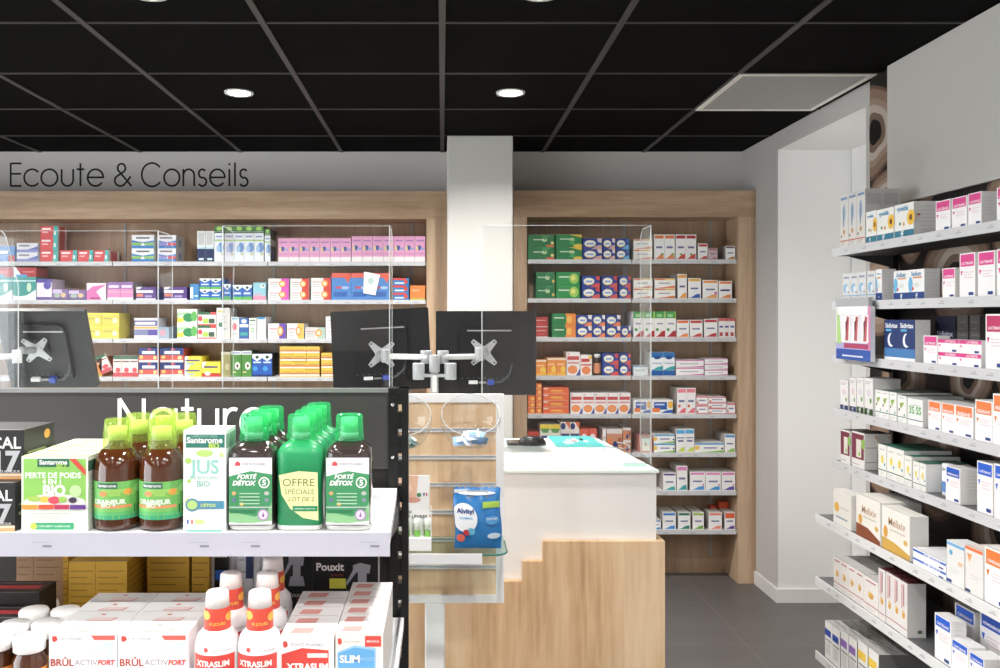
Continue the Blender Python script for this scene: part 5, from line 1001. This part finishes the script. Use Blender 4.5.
def syrup(x, y, label, first=[None]):
    if first[0]:
        o = copy_tree(first[0]); o.location = (x, y, Z1 + e0); o['label'] = label; o.rotation_euler = (0, 0, math.atan2(-x, y) * .8); return
    o = empty('syrup_bottle', (x, y, Z1 + e0), label, 'bottle', 'brown syrup bottles with lime cups'); first[0] = o; o.scale = (1, 1, .945); o.rotation_euler = (0, 0, math.atan2(-x, y) * .8)
    R = .0395
    MB().lathe([(.001, 0), (R * .8, 0), (R * .97, .004), (R, .012), (R, .112), (R * .93, .13), (R * .7, .147), (R * .42, .156), (.0145, .162), (.0145, .178)], BRN, n=36).build('body', o)
    mb = MB(); fm = wrapmap(R + .0004, .022, .092, 180, 360)
    wrap_rect(mb, fm, 0, 0, 1, 1, '6fbf5c', 1, 24); wrap_rect(mb, fm, 0, 0, 1, .12, '2fa877', 2); wrap_rect(mb, fm, .08, .14, .95, .2, '54b868', 2); wrap_rect(mb, fm, .1, .3, .72, .38, 'e8945a', 2); wrap_rect(mb, fm, .22, .82, .52, .97, '3a6a5a', 2); wrap_rect(mb, fm, .3, .62, .78, .8, '9acb5a', 2)
    mb.decal(('e', .66, .72, .06, .09, 'eba53a'), fm, 1.8, 3); mb.decal(('e', .32, .68, .06, .07, 'd98a4a'), fm, 1.8, 3); mb.decal(('e', .5, .62, .15, .1, '7ab84a'), fm, 1.8, 3); mb.decal(('e', .82, .8, .06, .12, 'a0dc8a'), fm, 1.8, 3)
    mb.decal(('t', 'Santarome', .37, .9, .26, 'e9f2ea', .02), fm, 1.8, 4); mb.decal(('t', 'DRAINEUR', .4, .47, .46, 'eef6e6', .04), fm, 1.8, 4); mb.decal(('t', 'BIO +', .4, .38, .2, 'eef6e6', .02), fm, 1.8, 5); mb.decal(('t', '10', .82, .26, .13, '2f6a3c', .02), fm, 1.8, 4)
    mb.build('label_wrap', o)
    MB().lathe([(.0165, .165), (.0165, .190), (.001, .191)], M('dff0a0', .4), n=24).build('cap', o)
    MB().lathe([(.0255, .150), (.0240, .175), (.0215, .203), (.020, .2045), (.001, .205)], LIME, n=30, caps=False).build('measuring_cup', o)
YS = 1.545
syrup(PX(117.6, YS), YS, 'brown syrup bottle with lime cup, front left of the group')
syrup(PX(162.5, YS), YS, 'brown syrup bottle with lime cup, front right beside white juice box')
syrup(PX(138.5, 1.630), 1.630, 'brown syrup bottle with lime cup, behind between the two front ones')
syrup(PX(184, 1.630), 1.630, 'brown syrup bottle with lime cup, behind the white juice box')
syrup(PX(164, 1.702), 1.702, 'brown syrup bottle with lime cup, rearmost of the group')

# detox bottles --------------------------------------------------------
DARK = bpy.data.materials.new('dark_liquid_bottle'); DARK.use_nodes = True
b_ = DARK.node_tree.nodes['Principled BSDF']; b_.inputs['Base Color'].default_value = rgb('3b322f'); b_.inputs['Roughness'].default_value = .08; b_.inputs['Coat Weight'].default_value = .7
CLB = M('b9bab8', .12, 0, .7)
def detox(x, y, kind, label, first={}):
    if kind in first:
        o = copy_tree(first[kind]); o.location = (x, y, Z1 + e0); o['label'] = label; return
    o = empty('detox_bottle', (x, y, Z1 + e0), label, 'bottle', 'detox drink bottles with green cups'); first[kind] = o; o.scale = (1, 1, .945)
    wx, wy = .0405, .030; body = DARK if kind == 'std' else M('159a5c', .3)
    MB().lathe([(.001, 0), (.93, 0), (.99, .004), (1, .010)], CLB, n=40, sx=wx, sy=wy, power=5).build('base', o)
    MB().lathe([(1, .0101), (1, .140), (.96, .149), (.78, .158), (.5, .165), (.42, .168)], body, n=40, sx=wx, sy=wy, power=4.2).build('body', o)
    MB().lathe([(.3, .1681), (.4, .1681), (.4, .180), (.3, .180)], CLB, n=24, sx=wx, sy=wx).build('neck', o)
    mb = MB(); w = wx * 1.86; L0, L1 = .012, .136
    fm = lambda u, v, e: (-w / 2 + u * w, -wy - .0006 - e, L0 + v * (L1 - L0))
    asp = w / (L1 - L0)
    if kind == 'std':
        dec = [('r', 0, 0, 1, 1, 'e9e8ec'), ('p', [(.0, .04), (.3, .02), (1, .1), (1, .75), (.5, .8), (.0, .72)], '3f9a62'), ('p', [(.0, .04), (.5, .02), (1, .06), (1, .35), (.9, .2), (.6, .12), (0, .2)], '8cc58a'), ('r', .02, .17, .62, .22, '2f7f52'), ('r', .0, .25, 1, .27, 'b9c9c0'),
               ('p', [(.14, .92), (.2, .95), (.26, .92), (.26, .88), (.14, .88)], 'd84a50'), ('t', 'FORTÉ PHARMA', .58, .91, .54, 'a9a8ac'), ('t', 'FORTÉ', .42, .725, .46, 'f4f6f4', .04, .25), ('t', 'DÉTOX', .36, .63, .56, 'f4f6f4', .05, .25), ('e', .82, .63, .13, .085, 'f0f4f0'), ('e', .82, .63, .10, .065, '3f9a62'), ('t', '5', .82, .63, .09, 'f4f6f4', .04),
               ('e', .12, .47, .05, .03, 'd9a46a'), ('e', .88, .47, .06, .03, 'b9c0b8'), ('e', .12, .37, .05, .03, '6a7a9a'), ('e', .88, .37, .05, .03, '8a94a0'), ('e', .3, .31, .05, .025, 'e8c04a'), ('e', .8, .15, .13, .085, 'b58fc4'), ('e', .8, .15, .10, .066, 'e6d6ea'), ('p', [(.77, .12), (.83, .12), (.8, .2)], '8a4fa0')] + [('r', .25, .46 - .05 * i, .72, .475 - .05 * i, 'b9dcc0') for i in range(4)]
    else:
        dec = [('p', [(.04, .74), (.5, .8), (.94, .78), (.96, .06), (.6, .1), (.3, .24), (.1, .45)], 'eef0a6'), ('t', 'OFFRE', .5, .63, .74, '6f7f45', .0), ('t', 'SPÉCIALE', .52, .5, .70, '7f8f50', .0), ('t', 'LOT DE 2', .56, .38, .6, '8f9040', .01, .2), ('r', .36, .2, .94, .28, '1f8f5c'), ('t', 'COMPLÉMENT ALIMENTAIRE', .64, .24, .5, 'dff0d8')]
    for i, dd in enumerate(dec): mb.decal(dd, fm, asp, i * .5)
    mb.build('front_label', o)
    MB().lathe([(.0150, .1805), (.0150, .207), (.001, .208)], M('a9f0bc', .4), n=24).build('cap', o)
    MB().lathe([(.0265, .166), (.0245, .180), (.0235, .210), (.0215, .2135), (.001, .2145)], MINT, n=30, caps=False).build('measuring_cup', o)
YT = 1.542
for i in range(3): detox(PX(254.3, YT) + .002 * i, YT + .066 * i, 'std', 'green-capped detox bottle, left column, %s one' % ['front', 'middle', 'rear'][i])
for i in range(4): detox(PX(301.5, YT) + .001 * i, YT + .066 * i, 'offer', 'green offer-sleeved bottle with yellow panel, %s of middle column' % ['front', 'second', 'third', 'rear'][i])
detox(PX(349.5, YT), YT, 'std', 'single green-capped detox bottle at right end of upper shelf')

# ---- lower shelf
st('brul', 'x', 'f3f2f2', [('p', [(.0, .66), (.25, .78), (.8, .82), (.8, .88), (.95, .88), (.95, 0), (.0, 0)], 'cfe0f2'), ('p', [(.02, .0), (.02, .70), (.3, .78), (.86, .78), (.86, 0)], 'f4f4f6'), ('p', [(.05, .96), (.11, .96), (.13, .91), (.07, .88), (.05, .91)], 'dc4a3f'), ('t', 'FORTÉ PHARMA', .32, .93, .34, 'b3b2b6'), ('p', [(.62, .97), (.97, .97), (.97, .91), (.67, .91)], 'e06458'), ('t', 'BRÛL', .2, .63, .34, 'b5462e', .02), ('t', 'ACTIV', .55, .62, .34, 'a39d9d'), ('t', 'FORT', .85, .62, .26, 'e04a3a', .04, .2), ('r', 0, 0, 1, .28, 'dc4f42')],
   T=[('p', [(.32, .1), (.72, .1), (.78, .42), (.4, .42)], 'e2938a'), ('e', .5, .7, .04, .06, 'dd6a5e'), ('p', [(.35, .14), (.7, .14), (.75, .38), (.41, .38)], 'f2dedb')], top='efefee')
boxat('brul', 49, 117, 1.45, 637, Z2, .052, 'white box with red print behind white-capped jars, left column, %s', 'white and red diet boxes', n=4, top=.989)
boxat('brul', 118, 188, 1.45, 637, Z2, .052, 'white box with red print beside white bottles, right column, %s', 'white and red diet boxes', n=4, top=.989)
st('xbox', 'x', 'f3f1f1', [('p', [(.0, .0), (.0, .74), (.4, .83), (.9, .8), (.9, 0)], 'dd4136'), ('r', .5, .7, .88, .76, 'f3dcd8'), ('p', [(.05, .92), (.12, .92), (.14, .86), (.08, .83), (.05, .86)], 'dc4a3f'), ('t', 'FORTÉ PHARMA', .5, .88, .6, 'b3b2b6'), ('t', 'XTRASLIM', .5, .58, .78, 'f4f0ee', .04)],
   T=[('p', [(.15, .2), (.55, .2), (.6, .75), (.2, .75)], 'e09a92')], top='efedec')
boxat('xbox', 280.5, 334, 1.45, 637, Z2, .046, 'white box with red oval panel, column right of white bottles, %s', 'slimming boxes on lower shelf', n=5, top=.985)
st('slim', 'x', 'f0e6dc', [('p', [(.04, 0), (.04, .76), (.4, .85), (.85, .81), (.85, 0)], '9ac8ea'), ('p', [(.06, 0), (.06, .74), (.4, .82), (.82, .78), (.82, 0)], '5fa8dc'), ('r', .62, .83, .96, .97, 'e0463c'), ('t', 'MINCEUR', .79, .9, .26, 'f6e6e4', .02), ('p', [(.05, .94), (.12, .94), (.14, .88), (.08, .85), (.05, .88)], 'dc4a3f'), ('t', 'FORTÉ PHARMA', .36, .9, .36, 'b3b2b6'), ('t', 'SLIM', .3, .67, .42, 'f0f4f8', .03), ('t', 'BOOST', .68, .67, .3, 'a9cdea')],
   T=[('p', [(.1, .2), (.5, .2), (.55, .75), (.15, .75)], 'e09a92')], top='efebe8', side='dfdcda')
boxat('slim', 335.5, 383, 1.45, 634, Z2, .046, 'white and blue box next to black post, %s', 'slimming boxes on lower shelf', n=6, top=.988)

def xslim(x, y, label, first=[None]):
    if first[0]:
        o = copy_tree(first[0]); o.location = (x, y, Z2 + e0); o['label'] = label; o.rotation_euler = (0, 0, math.atan2(-x, y)); return
    o = empty('slimming_bottle', (x, y, Z2 + e0), label, 'bottle', 'white drink bottles with red sleeved cups'); first[0] = o; o.rotation_euler = (0, 0, math.atan2(-x, y))
    R = .0365
    MB().lathe([(.001, 0), (R * .95, 0), (R, .006), (R, .112), (R * .9, .128), (R * .66, .138), (R * .5, .142)], M('f2f1f2', .25), n=36).build('body', o)
    mb = MB(); fm = wrapmap(R + .0004, .01, .125, 195, 345)
    wrap_rect(mb, fm, .0, .1, .82, .82, 'dd4136', 1, 20); mb.decal(('t', 'XTRASLIM', .4, .7, .6, 'f6f0ee', .04), fm, .85, 3); mb.decal(('t', 'BOOST MAX', .4, .54, .55, 'f6f0ee', .03), fm, .85, 3)
    mb.decal(('e', .3, .9, .04, .035, 'dd5046'), fm, .85, 2); mb.decal(('t', 'FORTÉ PHARMA', .58, .89, .4, 'b9b8be'), fm, .85, 2)
    mb.build('label_wrap', o)
    MB().lathe([(.0225, .1385), (.0215, .165), (.020, .175)], M('dc4632', .35), n=30, caps=False).build('sleeve', o)
    mb = MB(); fm = wrapmap(.0222, .14, .174, 200, 340)
    mb.decal(('e', .12, .72, .16, .22, 'f2c04c'), fm, 1.6, 1); mb.decal(('e', .9, .6, .16, .22, 'f2b23c'), fm, 1.6, 1); mb.decal(('t', '10 JOURS', .5, .3, .5, 'f2c23c', .02), fm, 1.6, 2); mb.build('sleeve_print', o)
    MB().lathe([(.0202, .1751), (.0185, .198), (.0165, .2), (.001, .2005)], M('efe9e6', .3), n=30).build('measuring_cup', o)
for px, y, lb in ((217.5, 1.45, 'front left'), (231, 1.552, 'rear left'), (260, 1.45, 'front right'), (267.5, 1.552, 'middle right'), (273, 1.652, 'rear right')):
    xslim(PX(px, y), y, 'white plastic bottle with red sleeved white cup, %s one' % lb)
def jar(x, y, col, label, first=[None]):
    if first[0]:
        o = copy_tree(first[0]); o.location = (x, y, Z2 + e0); o['label'] = label; return
    o = empty('supplement_jar', (x, y, Z2 + e0), label, 'jar', 'brown supplement jars with white lids'); first[0] = o
    MB().lathe([(.001, 0), (.0255, 0), (.027, .003), (.027, .086), (.021, .097), (.021, .101)], BRN, n=28).build('body', o)
    mb = MB(); wrap_rect(mb, wrapmap(.0274, .012, .074, 0, 360), 0, 0, 1, 1, 'e2953c', 1, 30); mb.build('label_wrap', o)
    pr = [(.0235, .0995), (.0255, .101), (.026, .120), (.0235, .1235), (.001, .124)]
    MB().lathe(pr, M('f0efee', .35), n=40).build('lid', o)
for px, py_, lb in ((29.5, 1.452, 'front right, next to the white and red boxes'), (-3, 1.46, 'front, cut by left photo edge'), (15, 1.515, 'second row left'), (47, 1.520, 'second row right'), (34, 1.585, 'third row left'), (66, 1.585, 'third row right')):
    jar(PX(px, py_), py_ - (0.0), 0, 'brown supplement jar with white lid, ' + lb)
st('blkred', 'x', '262323', [('r', 0, .5, 1, .7, 'b52a30')], top='2a2828', side='2f2d2c', T=[('r', 0, .3, .9, .6, 'c0363a'), ('r', .1, .75, .8, .82, '8a8684')], R=bars(.1, .8, 5, .7, '4a4745', .14, .02))
boxat('blkred', -30, 21, 1.60, 600, Z2, .07, 'black box with red stripe on lower shelf, nearer of two', 'black and red boxes', top=.962)
boxat('blkred', -22, 39, 1.675, 592, Z2, .075, 'black box with red stripe on lower shelf, rear of two', 'black and red boxes', top=.985)
st('kraft', 'x', 'a5805c', [('t', 'NUTRIMENT COMPLET', .5, .95, .8, '6f5236')] + bars(.1, .85, 9, .75, '7d6043', .07, .01) + [('p', [(.72, .22), (.8, .28), (.88, .22), (.8, .16)], 'e6dfd6')])
boxat('kraft', 16.5, 33.5, 1.84, 500, Z2, .04, 'brown kraft carton at the back of lower shelf, left', 'brown cartons', top=1.08)
boxat('kraft', 34, 64, 1.84, 500, Z2, .04, 'brown kraft carton at the back of lower shelf, right', 'brown cartons', top=1.08)
st('gold', 'x', 'd0a012', bars(.08, .88, 10, .84, '8a6a18', .075, .01), top='e0b21c', T=[('t', 'GOLD', .5, .5, .5, '4a3f30', .02)], side='c8960e', R=bars(.08, .88, 11, .84, '7d5f14', .075, .01))
boxat('gold', 63.2, 68, 1.80, 557, Z2, .08, 'narrow golden carton end beside the brown cartons', 'golden cartons', top=1.045)
boxat('gold', 68.5, 95, 1.73, 557, Z2, .10, 'golden carton on lower shelf, left of the front pair', 'golden cartons', top=1.03)
boxat('gold', 95.5, 127, 1.73, 557, Z2, .15, 'golden carton on lower shelf, right of the front pair', 'golden cartons', top=1.03)
boxat('gold', 147, 189, 1.80, 540, Z2, .08, 'wide golden carton at the back, left of narrow gap', 'golden cartons', top=1.06)
boxat('gold', 192, 209, 1.80, 540, Z2, .08, 'narrow golden carton at the back, beside blue-labelled box', 'golden cartons', top=1.06)
st('pxw', 'x', '1c1c1e', [('r', 0, 0, .25, 1, 'c9ccd2'), ('p', [(0, 0), (1, 0), (1, .45), (.5, .3), (0, .4)], 'b9bcc2'), ('t', 'Pouxit', .5, .75, .9, 'f0f0f2', .03, .2), ('r', .3, .5, .95, .6, '2f6ad0')])
boxat('pxw', 210, 228, 1.82, 540, Z2, .05, 'black and grey lice treatment box with blue strip beside gold carton', None, top=1.07)
st('wgrey', 'x', 'd5d6da', [('r', .2, 0, .35, 1, 'b5b6bc'), ('r', .7, .5, 1, 1, '39476f')] + bars(.4, .8, 5, .3, 'b0b2bc', .12, .02))
boxat('wgrey', 229, 253, 1.83, 540, Z2, .04, 'pale grey carton behind the white bottles, left', 'pale grey cartons', top=1.07)
boxat('wgrey', 254, 280, 1.83, 540, Z2, .04, 'pale grey carton behind the white bottles, right', 'pale grey cartons', top=1.07)
def spray(u, v, s, q=.5):
    G_ = '9a9aa2'; V = lambda d: v + d * q
    return [('p', [(u - .12 * s, v), (u + .12 * s, v), (u + .12 * s, V(.3)), (u - .12 * s, V(.3))], G_), ('p', [(u - .26 * s, V(-.2)), (u + .26 * s, V(-.2)), (u + .2 * s, V(.02)), (u - .2 * s, V(.02))], G_), ('p', [(u - .25 * s, V(.3)), (u + .2 * s, V(.26)), (u + .24 * s, V(.46)), (u - .05 * s, V(.52)), (u - .26 * s, V(.46))], G_), ('p', [(u - .26 * s, V(.34)), (u - .48 * s, V(-.02)), (u - .42 * s, V(-.02)), (u - .12 * s, V(.34))], G_)]
st('px1', 'x', '1c1b1d', spray(.5, .60, 1) + [('t', 'Pouxit', .5, .40, .5, 'd0c9c9', .01), ('r', .5, .34, .75, .36, '8a2a2a')])
st('px2', 'x', '1c1b1d', [('r', 0, .97, 1, 1, '8a4a2a'), ('t', 'Pouxit', .52, .76, .84, 'f2ecea', .03), ('t', 'BIOCIDE', .74, .66, .36, 'a03a3a'), ('r', .5, .5, 1, .62, 'd8d22a'), ('t', 'TRAITEMENT', .5, .42, .5, 'cfcaca'), ('t', 'ANTI-POUX & LENTES', .5, .36, .8, 'cfcaca'), ('r', .68, .2, .88, .32, '7a1f26')])
st('px3', 'x', '1c1b1d', [('r', 0, .97, 1, 1, '8a4a2a')] + spray(.5, .55, 1.15), side='c9c4c0')
boxat('px1', 281, 312.5, 1.82, 545, Z2, .05, 'black lice treatment box with sprayer picture beside white bottles', 'black lice treatment boxes', top=1.045)
boxat('px2', 313, 346, 1.82, 545, Z2, .05, 'black lice treatment box with white wordmark, middle one', 'black lice treatment boxes', top=1.035)
boxat('px3', 346.5, 378, 1.82, 545, Z2, .05, 'black lice treatment box with sprayer picture next to post', 'black lice treatment boxes', top=1.035)
st('card', 'x', 'efeeec', [])
boxat('card', 49, 69, 1.70, 598, Z2, .02, 'low plain white box between brown cartons and golden cartons', None, top=.94)

name_packs()
LBL = {}
for o in COL.objects:
    if 'label' in o and 'category' in o: LBL.setdefault(o['label'], []).append(o.name)
for k, v in LBL.items():
    if len(v) > 1 or len(k.split()) > 16: print('DUP', k, v)
# unique names for labels that still collide are told apart by distance from the shelf front
# ================================================================== LIGHT / CAMERA
w = bpy.data.worlds.new('daylight'); SC.world = w; w.use_nodes = True
w.node_tree.nodes['Background'].inputs['Color'].default_value = (.93, .96, 1, 1); w.node_tree.nodes['Background'].inputs['Strength'].default_value = 5.0
cam = bpy.data.cameras.new('camera'); cam.sensor_width = 36; cam.lens = F * 36 / 1000; cam.shift_x = (500 - CX) / 1000; cam.shift_y = -(334 - CY) / 1000; cam.clip_start = .02
co = bpy.data.objects.new('camera', cam); COL.objects.link(co); co.location = (0, 0, HC); co.rotation_euler = (PI / 2, 0, 0); SC.camera = co
vs_ = SC.view_settings; vs_.view_transform = 'Standard'; vs_.look = 'None'; vs_.gamma = 1; vs_.use_curve_mapping = False; vs_.exposure = 0.45
